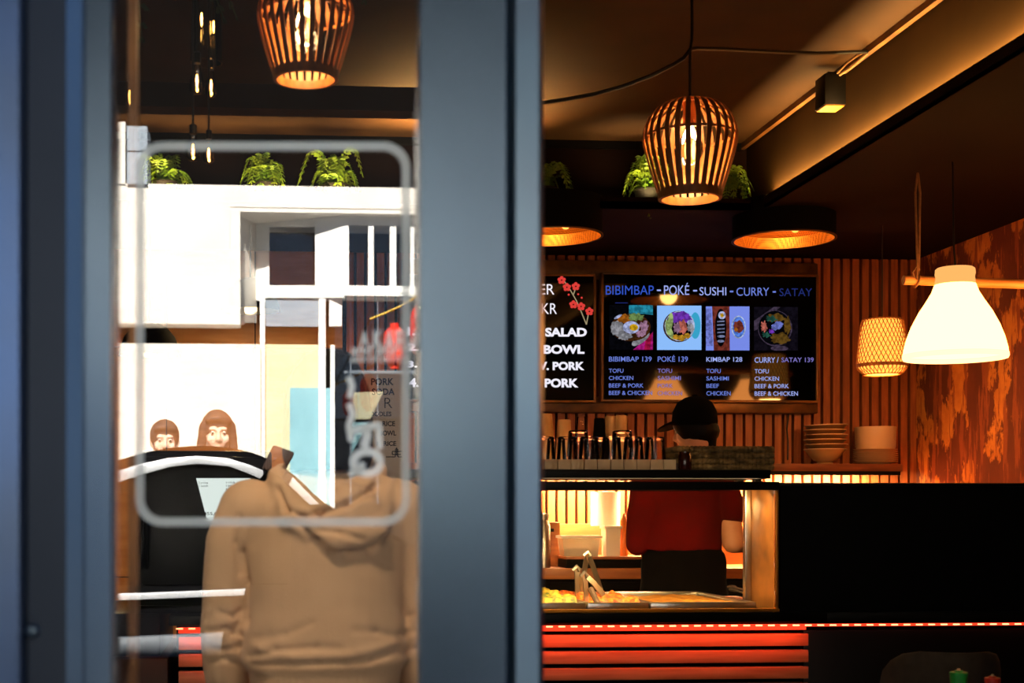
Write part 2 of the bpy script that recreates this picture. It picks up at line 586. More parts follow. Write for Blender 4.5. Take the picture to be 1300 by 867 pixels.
b = MB(); b.box(XLEFT - .1, XLEFT, 1.7, 7.6, 0, ZC); struct('wall_left', b, 'black_matt')
b = MB(); b.box(XR, XR + .1, 5.75, BACK + .03, 0, ZS + .02); b.box(XR, 4.5, 5.75, 5.85, 0, ZS + .02); struct('wall_right', b, 'peeled_paint')
b = MB(); b.box(4.5, 4.6, 1.7, 5.85, 0, ZC); struct('wall_side', b, 'black_matt')
# vertical slats on the back wall
b = MB()
xs0 = W(440, 500, BACK).x; pitch = (W(1140, 500, BACK).x - W(1042, 500, BACK).x) / 8
x = xs0
while x < XR - .02:
    b.box(x, x + pitch * .70, BACK - .012, BACK + .03, 1.0, ZS); x += pitch
struct('trim_5', b, 'slat_wood')
# light wooden panelling on the left of the back wall
b = MB()
xe = xs0 - .02
for i in range(5):
    xa, xb = XLEFT + (xe - XLEFT) * i / 5, XLEFT + (xe - XLEFT) * (i + 1) / 5
    for z0, z1 in ((0, 1.1), (1.106, 2.30), (2.306, ZS)):
        b.box(xa + .003, xb - .003, BACK - .02, BACK + .03, z0, z1)
struct('trim_6', b, 'panel_wood')
# front of the restaurant: wall above and beside the opening, roof
b = MB()
XO0, XO1 = W(-60, 500, 1.8).x, W(1640, 500, 1.8).x
b.box(-6, XLEFT + .05, 1.78, 1.95, 0, 3.25); b.box(XLEFT + .05, XO0, 1.78, 1.95, 2.42, 3.25); b.box(XO1, 6, 1.78, 1.95, 0, 3.25); b.box(XO0, XO1, 1.78, 1.95, 2.42, 3.25)
struct('wall_front', b, 'facade_grey')
b = MB(); b.box(-6, 6, 1.78, 8, 3.25, 3.3); struct('roof', b, 'facade_dark')  # unseen roof, shaped to shade the room yet let sun reach the car
b = MB(); b.box(-6, 6, 7.7, 8, 0, 3.25); b.box(-6, -5.9, 1.95, 7.7, 0, 3.25); b.box(5.9, 6, 1.95, 7.7, 0, 3.25); struct('wall_outer', b, 'facade_grey')

# lights hidden in the ceiling slots
b = MB(); b.box(XL + .016, XL + .034, 2.0, DR + .2, ZS + .012, ZS + .016)
tag(b.build('led_strip', 'led_warm'), 'warm light strip lying in the slot of the lowered ceiling, above the dark edge', 'light strip')
area('slot_light', (XL + .024, 4.2, ZS + .022), (.016, 4.6), (0, 0, 1), 105, (1, .56, .18))
b = MB(); b.box(-1.2, W(815, 238, DR + .05).x, DR + .03, DR + .05, ZS + .03, ZS + .04)
tag(b.build('led_strip', 'led_warm'), 'warm light strip lying on the plant ledge below the ferns', 'light strip')
area('ledge_light', (W(620, 238, DR).x, DR + .04, ZS + .047), (.8, .02), (0, -.55, 1), 62, (1, .55, .17), spread=1.8)
area('fern_light', (W(530, 238, DR).x, DR + .04, ZS + .05), (2.6, .02), (0, .25, 1), 16, WARM2, spread=1.9)

# ------------------------------------------------------------------ shop front: posts, frame, glass
Z0, Z1 = 0.0, 2.42
def upright(b, pts):
    """closed outline of (pixel x, depth) pushed up from the ground to the lintel"""
    b.prism([(WX(px, D), D, Z0) for px, D in pts], (0, 0, Z1 - Z0))
# left post, three steps
b = MB(); upright(b, [(-60, 1.60), (24, 1.60), (31, 1.66), (31, 1.94), (-60, 1.94)]); struct('door_frame_post', b, 'frame_sky_tint')
b = MB(); upright(b, [(31, 1.66), (36, 1.672), (84, 1.69), (84, 1.94), (31, 1.94)]); post_l = struct('door_frame_post', b, 'frame_dark')
b = MB(); upright(b, [(84, 1.69), (104, 1.70), (109, 1.755), (140, 1.762), (147, 1.778), (147, 1.94), (84, 1.94)]); struct('door_frame_post', b, 'frame_metal')
b = MB(); b.lathe([(0, -.012), (.006, -.011), (.009, -.006), (.010, 0)], W(41, 801, 1.668), n=6, ax='Y')
tag(b.build('bolt', 'frame_light'), 'small pale bolt head on the blue-grey post, low left', 'bolt')
# middle post, two steps
b = MB(); upright(b, [(530, 1.785), (534, 1.77), (642, 1.765), (648, 1.785), (648, 1.92), (530, 1.92)]); struct('door_frame_post', b, 'frame_metal')
b = MB(); upright(b, [(648, 1.79), (655, 1.78), (684, 1.785), (690, 1.80), (690, 1.95), (648, 1.95)]); struct('door_frame_post', b, 'frame_light')
# head and threshold
b = MB(); b.box(XO0, XO1, 1.70, 1.94, 2.30, 2.44); struct('door_frame_head', b, 'frame_metal')
b = MB(); b.box(XO0, XO1, 1.70, 1.94, 0, .05); struct('door_frame_sill', b, 'frame_metal')
b = MB(); b.box(WX(1600, 1.8), XO1, 1.70, 1.94, 0, 2.3); struct('door_frame_post', b, 'frame_metal')
b = MB(); b.box(WX(146, GLASS_Y), WX(532, GLASS_Y), GLASS_Y, GLASS_Y + .006, .05, 2.30)
glass = struct('window_1', b, 'shop_glass', smooth=0)
b = MB(); b.box(XLEFT + .06, XO0 - .002, GLASS_Y, GLASS_Y + .006, .05, 2.42); struct('window_added', b, 'shop_glass', smooth=0)  # out-of-view pane added to let more daylight onto the hooded person
b = MB(); b.box(XLEFT + .05, XO0 - .002, 1.75, 1.90, 0, .05); struct('window_sill', b, 'frame_metal')
b = MB(); b.box(WX(163, GLASS_Y + .02), WX(175, GLASS_Y + .02), GLASS_Y + .012, GLASS_Y + .03, .05, 2.30)
struct('window_bead', b, 'bronze', smooth=0)

# etched line and lettering stuck to the glass
def rounded(x0, x1, y0, y1, r, n=8):
    pts = []
    for cx, cy, a in ((x1 - r, y1 - r, 0), (x0 + r, y1 - r, 90), (x0 + r, y0 + r, 180), (x1 - r, y0 + r, 270)):
        for i in range(n + 1):
            t = math.radians(a + 90 * i / n)
            pts.append((cx + r * cos(t), cy + r * sin(t)))
    return pts
b = MB()
o_, i_ = rounded(172, 521, 180, 668, 34), rounded(183, 510, 191, 657, 24)
GD = GLASS_Y - .0012
A = [b.bm.verts.new(W(px, py, GD)) for px, py in o_]; B = [b.bm.verts.new(W(px, py, GD)) for px, py in i_]
for i in range(len(A)):
    j = (i + 1) % len(A); b.bm.faces.new((A[i], A[j], B[j], B[i]))
tag(b.build('frosted_line', 'etch', smooth=0), 'pale frosted line with rounded corners around the shop window glass', 'window decal')
b = MB()
for s_, x0, x1, y0, y1 in (('A', 457, 468, 420, 440), ('K', 474, 486, 419, 441), ('A', 487, 502, 418, 447), ('R', 503, 518, 419, 445), ('A', 520, 533, 420, 447)):
    text_into(b, s_, x0, x1, y0, y1, GD, .035)
text_into(b, 'and aka', 445, 502, 437, 450, GD, 0.025, 0.25)
text_into(b, 'ASIAN KITCHEN FOOD', 445, 521, 452, 460, GD, 0.03)
tag(b.build('shop_lettering', 'etch_soft', smooth=0), 'white shop name lettering on the window glass beside the middle post', 'window decal')
b = MB()                                     # brush-like white strokes running down the glass
def stroke(pts, w): b.tube([W(px, py, GD) for px, py in pts], [w * .5 * s for s in ([.8] + [1] * (len(pts) - 2) + [.7])], 8)
def flatstroke(pts, w):
    L = [Vector((p[0], p[1])) for p in pts]; up = []; dn = []
    for i, p in enumerate(L):
        t = (L[min(i + 1, len(L) - 1)] - L[max(i - 1, 0)]).normalized(); n_ = Vector((-t.y, t.x)) * w / 2
        up.append(p + n_); dn.append(p - n_)
    U = [b.bm.verts.new(W(p.x, p.y, GD)) for p in up]; V = [b.bm.verts.new(W(p.x, p.y, GD)) for p in dn]
    for i in range(len(U) - 1): b.bm.faces.new((U[i], U[i + 1], V[i + 1], V[i]))
flatstroke([(443, 478), (447, 490), (444, 505)], 8); flatstroke([(443, 512), (448, 525), (443, 540), (446, 560)], 8)
flatstroke([(443, 548), (455, 545), (470, 541), (484, 540)], 9); flatstroke([(464, 540), (466, 553), (462, 568)], 11)
flatstroke([(482, 541), (481, 556), (483, 570)], 8)
flatstroke([(466 + 17 * cos(t), 587 + 14 * sin(t)) for t in [i * 2 * PI / 18 for i in range(19)]], 10)
flatstroke([(444, 603), (455, 596), (462, 588)], 8)
tag(b.build('brush_lettering', 'etch_soft', smooth=0), 'white brush strokes running down the glass below the shop name', 'window decal')

# ------------------------------------------------------------------ menu screens
TD = 7.36
def screen(label, x0, x1, y0, y1):
    a, z = W(x0, y1, TD), W(x1, y0, TD)
    t = thing('menu_screen', label, 'screen', ((a.x + z.x) / 2, TD + .04, a.z))
    b = MB(); b.box(a.x, z.x, TD, TD + .05, a.z, z.z); b.build('panel', 'screen_black', t, smooth=0)
    b = MB(); w = .012
    for q in ((a.x - w, a.x, a.z - w, z.z + w), (z.x, z.x + w, a.z - w, z.z + w), (a.x, z.x, a.z - w, a.z), (a.x, z.x, z.z, z.z + w)):
        b.box(q[0], q[1], TD - .008, TD + .05, q[2], q[3], .002)
    b.build('bezel', 'bronze', t)
    return t
SD = TD - .002
def words(parent, m, items, bold=.015):
    b = MB()
    for s, x0, x1, y0, y1 in items: text_into(b, s, x0, x1, y0, y1, SD, bold)
    return b.build('lettering', m, parent, smooth=0)
right_tv = screen('wide black menu screen with four food pictures on the slatted wall', 766, 1036, 351.5, 507)
words(right_tv, 'text_blue', [('BIBIMBAP', 769, 830, 362.5, 374)], .0)
words(right_tv, 'text_pale', [('-', 834, 839, 367.5, 369.5), ('POKÉ', 843, 875, 359, 374.5), ('-', 880, 885, 368, 370), ('SUSHI', 888, 922, 364.5, 375)], .0)
words(right_tv, 'text_mid', [('-', 926.5, 931, 369, 371), ('CURRY', 935, 976.5, 365, 375.5), ('-', 981, 985, 369.5, 371.5)], .0)
words(right_tv, 'text_dim', [('SATAY', 989.5, 1031, 366, 376)], .0)
words(right_tv, 'text_mid', [('BIBIMBAP 139', 773, 827.3, 452.6, 459), ('POKÉ 139', 835, 873.3, 450.8, 459.2), ('TOFU', 773, 791.5, 468, 473.2), ('CHICKEN', 773, 804, 477.2, 482.4), ('BEEF & PORK', 773, 817, 486.8, 492), ('BEEF & CHICKEN', 773, 828, 496, 501.4)], .008)
words(right_tv, 'text_pale', [('KIMBAP 128', 896.7, 942.3, 453.2, 459.2), ('TOFU', 958, 976, 468.6, 474), ('CHICKEN', 958, 989, 478, 483.4), ('CURRY /', 958, 988.5, 453.5, 460.5), ('BEEF & PORK', 958, 1001.5, 487.4, 492.8), ('BEEF & CHICKEN', 958, 1013, 496.8, 502.4)], .008)
words(right_tv, 'text_lilac', [('TOFU', 835, 853.3, 468, 473.4), ('SASHIMI', 835, 864.3, 477.3, 482.6), ('PORK', 835, 854.3, 487, 492.2), ('CHICKEN', 835, 866, 496.4, 501.8), ('SATAY 139', 992, 1033, 453.8, 459.8)], .008)
words(right_tv, 'text_mid', [('TOFU', 896.8, 915, 468.2, 473.6), ('SASHIMI', 896.8, 925.3, 477.8, 483), ('BEEF', 896.8, 912.7, 487.2, 492.4), ('CHICKEN', 896.8, 927.5, 496.6, 502)], .008)

# four lit food pictures, each a flat picture made of its own coloured shapes
def pic(parent, x0, x1, y0, y1, bg, shapes, rim=None):
    """shapes: (colour, strength, [unit points]) drawn in order, unit square, y down"""
    def P(u, v, k): return W(x0 + (x1 - x0) * u, y0 + (y1 - y0) * v, SD - .0002 * k)
    b = MB(); b.poly([P(0, 0, 0), P(1, 0, 0), P(1, 1, 0), P(0, 1, 0)])
    p = b.build('food_picture', bg, parent, smooth=0)
    groups = {}
    for k, (m, pts) in enumerate(shapes):
        g = groups.setdefault(m, MB())
        g.poly([P(min(1, max(0, u)), min(1, max(0, v)), k + 1) for u, v in pts])
    for m, g in groups.items():
        g.build('picture_detail', m, p, smooth=0)
    return p
def ell(cx, cy, rx, ry, n=28, jag=0.0, rot=0.0, seed=1):
    rr = random.Random(seed); out = []
    for i in range(n):
        t = 2 * PI * i / n; k = 1 + rr.uniform(-jag, jag)
        x, y = rx * cos(t) * k, ry * sin(t) * k
        out.append((cx + x * cos(rot) - y * sin(rot), cy + x * sin(rot) + y * cos(rot)))
    return out
def E(name, c, s):
    """screen colour with a little mottling"""
    m = bpy.data.materials.new(name); m.use_nodes = True
    nt = m.node_tree; nt.nodes.clear()
    o = nt.nodes.new('ShaderNodeOutputMaterial'); e = nt.nodes.new('ShaderNodeEmission'); e.inputs[1].default_value = s
    t = nt.nodes.new('ShaderNodeTexCoord'); n = nt.nodes.new('ShaderNodeTexNoise'); n.inputs['Scale'].default_value = 60
    r = nt.nodes.new('ShaderNodeValToRGB'); c1 = lin(c)
    r.color_ramp.elements[0].position = .38; r.color_ramp.elements[1].position = .62
    r.color_ramp.elements[0].color = (*[v * .45 for v in c1], 1); r.color_ramp.elements[1].color = (*c1, 1)
    nt.links.new(t.outputs['Object'], n.inputs[0]); nt.links.new(n.outputs[0], r.inputs[0]); nt.links.new(r.outputs[0], e.inputs[0]); nt.links.new(e.outputs[0], o.inputs[0])
    MATS[name] = m
for nm, c, s in (('s_black', '#07070c', 1), ('s_teal', '#2a9ab8', .8), ('s_magenta', '#c0208a', .8), ('s_red', '#b01848', .8), ('s_white', '#b8c2f0', .9), ('s_egg', '#d8a818', .9),
                 ('s_orange', '#b86a1c', .8), ('s_green', '#7a9a58', .8), ('s_pink', '#b888a8', .8), ('s_rice', '#a8a8b0', .8), ('s_brown', '#4a2a12', .8), ('s_purple', '#7a3ac0', .9),
                 ('s_salmon', '#d07060', .9), ('s_avo', '#a8c478', .9), ('s_gold', '#d09a2a', .9), ('s_board', '#7a3428', .9), ('s_lilac', '#7a86e0', .9), ('s_rim', '#c0d0f0', .9),
                 ('s_dim', '#14101a', .8), ('s_curry', '#7a5a22', .6), ('s_dimgreen', '#2f6a5a', .6), ('s_grey', '#60506a', .5), ('s_kim', '#8088b0', .8), ('s_dish', '#5a8af0', .9)):
    E(nm, c, s)
emat('s_sky', '#8fc0ff', .95); emat('s_cyan', '#3aa8d0', .9); emat('s_peri', '#7c90f0', .9)
pic(right_tv, 773.5, 828.9, 387.3, 444, 's_black', [
    ('s_teal', [(.45, 0), (1, 0), (1, .22), (.8, .2), (.45, .2)]), ('s_magenta', [(.55, 1), (1, .6), (1, 1)]), ('s_red', [(.8, 1), (.84, .74), (.98, .62), (.93, 1)]),
    ('s_rice', ell(.72, .76, .24, .09, rot=-.6)), ('s_brown', ell(.49, .5, .46, .31)), ('s_rice', ell(.19, .52, .16, .18, jag=.1)), ('s_orange', ell(.33, .3, .15, .1, jag=.15)), ('s_white', ell(.2, .26, .1, .03, rot=-.5)),
    ('s_green', ell(.62, .27, .17, .09, jag=.3, seed=3)), ('s_pink', ell(.8, .5, .1, .14, jag=.3, seed=4)), ('s_pink', ell(.7, .64, .09, .07, jag=.3, seed=5)), ('s_rice', ell(.36, .7, .15, .08, jag=.3, seed=6)),
    ('s_white', ell(.5, .5, .19, .14)), ('s_egg', ell(.56, .5, .1, .075))])
pic(right_tv, 834.2, 890.5, 388, 444.2, 's_sky', [
    ('s_cyan', ell(.86, .45, .12, .3)), ('s_brown', ell(.49, .47, .355, .355)), ('s_rim', ell(.51, .46, .34, .34)), ('s_black', ell(.5, .46, .31, .32)), ('s_purple', ell(.54, .27, .24, .14, jag=.15)), ('s_avo', ell(.3, .36, .06, .2, rot=.1)), ('s_avo', ell(.24, .5, .05, .18, rot=-.15)), ('s_avo', ell(.31, .62, .05, .14, rot=-.3)),
    ('s_salmon', ell(.58, .48, .1, .16, jag=.2)), ('s_pink', ell(.45, .5, .08, .12, jag=.25)), ('s_white', ell(.75, .38, .07, .06)), ('s_rice', ell(.76, .5, .08, .1, jag=.2)), ('s_gold', ell(.42, .71, .07, .06, jag=.1)), ('s_gold', ell(.55, .73, .08, .07, jag=.1)), ('s_gold', ell(.68, .68, .07, .06, jag=.1))])
pic(right_tv, 896.2, 951.5, 389, 444.8, 's_peri', [
    ('s_lilac', [(0, .05), (.12, .05), (.16, .9), (0, .9)]), ('s_board', [(.14, 0), (.54, 0), (.55, 1), (.18, 1)]), ('s_black', ell(.34, .48, .13, .43)), ('s_white', ell(.37, .2, .085, .09)), ('s_egg', ell(.37, .2, .045, .05, jag=.3)),
    ('s_kim', [(.26, .33), (.43, .32), (.43, .35), (.26, .36)]), ('s_kim', [(.25, .41), (.43, .4), (.43, .43), (.26, .44)]), ('s_kim', [(.26, .5), (.43, .49), (.43, .52), (.26, .53)]), ('s_kim', [(.26, .58), (.43, .57), (.43, .6), (.26, .61)]), ('s_kim', ell(.35, .68, .09, .03)), ('s_kim', ell(.34, .79, .08, .03)),
    ('s_rim', ell(.75, .47, .165, .26)), ('s_dish', ell(.75, .47, .14, .235)), ('s_board', ell(.75, .46, .12, .14, jag=.12)), ('s_orange', ell(.69, .53, .04, .05))])
pic(right_tv, 957.3, 1013, 389.6, 445, 's_dim', [
    ('s_grey', [(0, .32), (.45, 0), (.6, 0), (.1, .5), (0, .55)]), ('s_grey', ell(.58, .95, .2, .06)), ('s_grey', ell(.48, .49, .39, .41)), ('s_black', ell(.47, .48, .37, .39)), ('s_curry', ell(.5, .25, .2, .1, jag=.2)), ('s_curry', ell(.6, .72, .22, .13, jag=.2)), ('s_salmon', ell(.23, .45, .07, .12, jag=.3)), ('s_dimgreen', ell(.4, .27, .12, .07, jag=.4)), ('s_dimgreen', ell(.28, .64, .09, .06, jag=.4)),
    ('s_lilac', ell(.53, .43, .14, .09, rot=-.5, jag=.15)), ('s_purple', ell(.4, .56, .06, .05, jag=.3)), ('s_curry', ell(.76, .42, .08, .2, jag=.2))])
b = MB()
for x0, x1, y0, y1 in ((781, 797, 384, 385),): b.poly([W(x0, y0, SD), W(x1, y0, SD), W(x1, y1, SD), W(x0, y1, SD)])
b.build('picture_line', 'text_dim', right_tv, smooth=0)

left_tv = screen('black menu screen with white lettering and a red blossom twig, half behind the middle post', 515, 753.5, 351, 507)
words(left_tv, 'text_white', [('ER', 685, 703.8, 360.7, 373.8), ('KR', 687.5, 707, 385, 398.5)], .0)
words(left_tv, 'text_white', [('1. A', 517, 545, 415, 426), ('2. J', 516.5, 545, 436, 448), ('3. J', 516.5, 540, 458, 469), ('4. B', 519, 547, 480, 491.5),
                              ('SALAD', 692, 745, 416, 427.4), ('.', 685.5, 687.5, 425, 427.4), ('E BOWL', 676, 742, 437.8, 449.3), ('W. PORK', 677, 742, 459.2, 470), ('PORK', 691.3, 734.3, 480.5, 492)], .045)
b = MB(); c2 = MB()
for fx, fy in ((713, 355.6), (719.7, 364.6), (731, 363.5), (728, 386.5), (737.7, 389), (748.3, 395.3)):
    for k in range(5):
        t = -PI / 2 + k * 2 * PI / 5
        b.poly([W(fx + 3.1 * cos(t) + 2.3 * cos(a), fy + 3.1 * sin(t) + 2.3 * sin(a), SD - .0006 - .0001 * k) for a in [i * PI / 5 for i in range(10)]])
for fx, fy, r in ((722, 374, 1.3), (734, 373.5, 1.2), (738.5, 378, 1.3)):
    b.poly([W(fx + r * cos(a), fy + r * sin(a), SD) for a in [i * PI / 5 for i in range(10)]])
for pts in ([(716.5, 357), (724, 368), (732, 382), (738, 396), (744.5, 412)], [(728, 374), (731, 365)], [(744.5, 412), (747, 398)]):
    for (xa, ya), (xb, yb) in zip(pts, pts[1:]):
        n_ = Vector((-(yb - ya), xb - xa)).normalized() * .65
        c2.poly([W(xa + n_.x, ya + n_.y, SD - .0003), W(xb + n_.x, yb + n_.y, SD - .0003), W(xb - n_.x, yb - n_.y, SD - .0003), W(xa - n_.x, ya - n_.y, SD - .0003)])
b.build('blossom_print', 'blossom', left_tv, smooth=0); c2.build('twig_print', 'twig', left_tv, smooth=0)

# bronze rails that carry the screens
def rail(label, x0, x1, y0, y1):
    a, z = W(x0, y1, BACK - .1), W(x1, y0, BACK - .1)
    b = MB(); b.box(a.x, z.x, TD + .052, BACK - .012, a.z, z.z, .006)
    tag(b.build('screen_rail', 'bronze'), label, 'rail')
rail('long bronze rail on the slatted wall above the menu screens', 512, 1040, 333.5, 352)
rail('long bronze rail on the slatted wall below the menu screens', 512, 1040, 505, 522)
b = MB(); b.tube([W(1000, 515, BACK - .03), W(1001, 528, BACK - .03), W(999, 545, BACK - .03), W(1000.5, 560, BACK - .03), W(1000, 584, BACK - .03)], .004, 6)
tag(b.build('cable', 'cord_black'), 'thin black cable hanging on the slats below the wide menu screen', 'cable')

# ------------------------------------------------------------------ back shelf and kitchen counter
SH = 7.26
zs = W(1000, 588.5, SH).z
b = MB(); b.box(W(470, 590, SH).x, W(1146, 590, SH).x, SH, BACK - .012, zs - .042, zs, .003)
shelf = tag(b.build('wall_shelf', 'shelf_wood'), 'long wooden shelf on the slatted wall, carrying bowls and plates', 'shelf')
b = MB(); b.box(W(480, 600, SH).x, W(1140, 600, SH).x, SH - .03, SH - .002, zs - .060, zs - .040)
tag(b.build('shelf_edge_bar', 'black_metal'), 'dark metal bar along the front edge of the wooden wall shelf', 'bar')
b = MB(); b.box(W(500, 600, SH).x, W(1120, 600, SH).x, SH + .06, SH + .085, zs - .050, zs - .042)
tag(b.build('led_strip', 'led_warm'), 'bright light strip under the wooden wall shelf', 'light strip')
xm = (W(660, 600, SH).x + W(1120, 600, SH).x) / 2
area('shelf_light', (xm, SH + .07, zs - .056), (W(1120, 600, SH).x - W(660, 600, SH).x, .03), (0, .25, -1), 120, (1, .72, .36))
b = MB(); b.box(XLEFT, XR, 5.98, BACK + .03, 0, .25); struct('floor_kitchen', b, 'floor_tile')
KC = 6.86
kz = W(850, 721.5, KC).z
kc = thing('kitchen_counter', 'wooden work counter along the back wall of the kitchen', 'counter', (.8, 7.1, .25))
b = MB(); b.box(W(430, 720, KC).x, W(1120, 720, KC).x, KC, BACK - .015, kz - .052, kz, .004); b.build('worktop', 'counter_wood', kc)
b = MB(); b.box(W(440, 720, KC).x, W(1110, 720, KC).x, KC + .05, BACK - .02, .25, kz - .05); b.build('carcass', 'black_matt', kc)
b = MB()
for px in (560, 700, 840, 980):
    b.box(W(px, 740, KC).x - .003, W(px + 130, 740, KC).x, KC + .035, KC + .052, .33, kz - .07, .003)
b.build('door_fronts', 'black_matt', kc)
# black trolley rack on the counter: board with a lower dark part
def onk(px0, px1, y_top, D): return W(px0, y_top, D), W(px1, y_top, D)
t = thing('black_tray_rack', 'low black rack with a pale edge on the wooden work counter, under the white tub', 'rack', (W(790, 720, 6.95).x, 6.98, kz))
x0, x1 = W(719, 715, 6.92).x, W(846, 715, 6.92).x
b = MB(); b.box(x0, x1, 6.92, 7.2, kz, W(780, 710.5, 6.92).z, .003); b.build('body', 'black_matt', t)
b = MB(); b.box(x0 - .002, x1, 6.915, 7.2, W(780, 710, 6.92).z, W(780, 706.5, 6.92).z, .002); b.build('edge', 'counter_wood', t)
rz = W(780, 706.5, 6.92).z
# wooden back upstand behind
b = MB(); b.box(W(600, 690, 7.4).x, W(790, 690, 7.4).x, 7.40, BACK - .014, kz + .002, W(700, 665, 7.4).z, .003)
tag(b.build('wood_upstand', 'counter_wood'), 'wooden board upright at the back of the kitchen counter, below the bright slats', 'board')
b = MB(); b.box(W(908, 690, 7.35).x, W(1000, 690, 7.35).x, 7.33, BACK - .014, kz + .002, W(940, 672, 7.35).z, .003)
tag(b.build('wood_upstand', 'counter_wood'), 'short wooden box at the back of the kitchen counter behind the worker elbow', 'board')
# tubs
def tub(label, px0, px1, y0, base, D, m='clear_plastic', depth=.13, taper=.012):
    xa, xb = W(px0, 690, D).x, W(px1, 690, D).x; zt = W((px0 + px1) / 2, y0, D).z
    t = thing('plastic_tub', label, 'tub', ((xa + xb) / 2, D + depth / 2, base))
    b = MB()
    def ring(x0, x1, a, c, z): return [b.bm.verts.new(p) for p in ((x0, a, z), (x1, a, z), (x1, c, z), (x0, c, z))]
    w = .004
    r = [ring(xa + taper, xb - taper, D + taper, D + depth - taper, base), ring(xa, xb, D, D + depth, zt), ring(xa + w, xb - w, D + w, D + depth - w, zt), ring(xa + taper + w, xb - taper - w, D + taper + w, D + depth - taper - w, base + w)]
    b.bm.faces.new(r[0]); b.bm.faces.new(r[3])
    for A, B in zip(r, r[1:]):
        for i in range(4): b.bm.faces.new((A[i], A[(i + 1) % 4], B[(i + 1) % 4], B[i]))
    b.build('body', m, t, smooth=0)
    b = MB(); e = .006
    for q in ((xa - e, xb + e, D - e, D), (xa - e, xb + e, D + depth, D + depth + e), (xa - e, xa, D, D + depth), (xb, xb + e, D, D + depth)):
        b.box(*q, zt - .012, zt + .002, .001)
    b.build('rim', 'white_plastic', t)
    b = MB(); b.box(xa + taper + w, xb - taper - w, D + taper + w, D + depth - taper - w, base + w, base + (zt - base) * .45, .006); b.build('contents', 'pickle', t)
    return t
tub('pale see-through tub on the black rack, nearest the tall steel flask', 714, 763, 680.5, rz, 6.95)
tub('white tub with pink contents on the black rack, under the paper roll', 769, 788, 668, rz, 6.97, 'white_plastic', .1, .004)
# paper roll on a stand
D_ = 7.06
c_ = W(783, 655, D_)
t = thing('paper_roll', 'thick white paper roll standing behind the pale tubs in the kitchen', 'paper roll', (c_.x + .02, D_ + .24, kz))
b = MB(); r = .075; zt, zb = W(783, 624, D_).z, W(783, 668, D_).z
b.lathe([(.02, zb), (r, zb), (r, zt), (.02, zt), (.02, zb)], (c_.x, D_ + .24, 0), 32); b.build('paper', 'white_paper', t)
b = MB(); b.lathe([(0, kz), (.07, kz), (.07, kz + .012), (.012, kz + .016), (.012, zt + .03), (0, zt + .03)], (c_.x, D_ + .24, 0), 20); b.build('stand', 'steel', t)
b = MB(); c2 = W(793.5, 690, 7.0); r = .02
b.lathe([(0, rz), (r, rz), (r, W(793, 662, 7).z), (r * .5, W(793, 656, 7).z), (r * .35, W(793, 652, 7).z), (0, W(793, 651, 7).z)], (c2.x, 7.02, 0), 20)
tag(b.build('squeeze_bottle', 'orange_plastic'), 'slim orange squeeze bottle beside the white paper roll', 'bottle')
# flask
c_ = W(692, 690, 6.75)
t = thing('steel_flask', 'tall steel flask at the edge of the middle post in the kitchen', 'flask', (c_.x, 7.0, kz))
b = MB(); r = .034
cc = (W(690, 690, 6.98).x, 6.98, 0)
b.lathe([(0, kz), (r, kz), (r, W(690, 668, 6.98).z), (r * .7, W(690, 660, 6.98).z), (0, W(690, 660, 6.98).z)], cc, 24); b.build('body', 'steel', t)
b = MB(); z1 = W(690, 660, 6.98).z; b.lathe([(0, z1), (r * .8, z1), (r * .85, z1 + .03), (0, z1 + .034)], cc, 24); b.build('lid', 'steel', t)
b = MB(); b.box(W(700, 690, 7.1).x, W(712, 690, 7.1).x, 7.12, 7.22, kz, W(705, 663, 7.1).z, .004)
t = tag(b.build('wooden_block', 'counter_wood'), 'narrow wooden block with a black clip behind the steel flask', 'block')
b = MB(); b.box(W(700, 673, 7.1).x - .01, W(700, 673, 7.1).x + .015, 7.105, 7.12, W(700, 675, 7.1).z, W(700, 671, 7.1).z, .002); b.build('clip', 'black_metal', t)

# crockery on the wooden shelf
BD = 7.34
cx = W(1049, 560, BD).x
s_ = BD / F
def bowl_mesh(b, c, r, h):
    b.lathe([(0, 0), (r * .36, 0), (r * .38, .008), (r * .32, .010), (r * .52, h * .25), (r * .74, h * .55), (r * .86, h * .80), (r * .985, h * .955), (r, h), (r * .96, h), (r * .84, h * .84), (r * .70, h * .57), (r * .48, h * .28), (0, h * .18)], c, 36)
z = zs
lab = ['lowest wide brown bowl of the stack on the wooden shelf', 'second bowl from the bottom of the brown stack on the wooden shelf', 'third bowl from the bottom of the brown stack on the wooden shelf',
       'fourth bowl from the bottom of the brown stack on the wooden shelf', 'bowl just under the topmost of the brown stack on the wooden shelf', 'topmost tilted brown bowl of the stack on the wooden shelf']
for i in range(6):
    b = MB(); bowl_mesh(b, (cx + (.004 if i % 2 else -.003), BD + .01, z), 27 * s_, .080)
    o = tag(b.build('bowl', 'ceramic_shaded' if i else 'ceramic_brown'), lab[i], 'bowl', 'brown bowls stacked on the wooden shelf')  # lowest bowl in the lit tone, the others in the shaded one
    b = MB(); q_ = 27 * s_; b.lathe([(q_ * .965, .0765), (q_ * 1.0, .0765), (q_ * 1.012, .0785), (q_ * 1.0, .0805), (q_ * .965, .0805), (q_ * .965, .0765)], (cx + (.004 if i % 2 else -.003), BD + .01, z), 36); b.build('rim', 'ceramic', o)  # paler rim: glaze highlight from above put into the colour
    if i == 5: o.rotation_euler.y = -.03
    z += .0255
cx = W(1112.5, 560, BD).x
z = zs
NP = 7
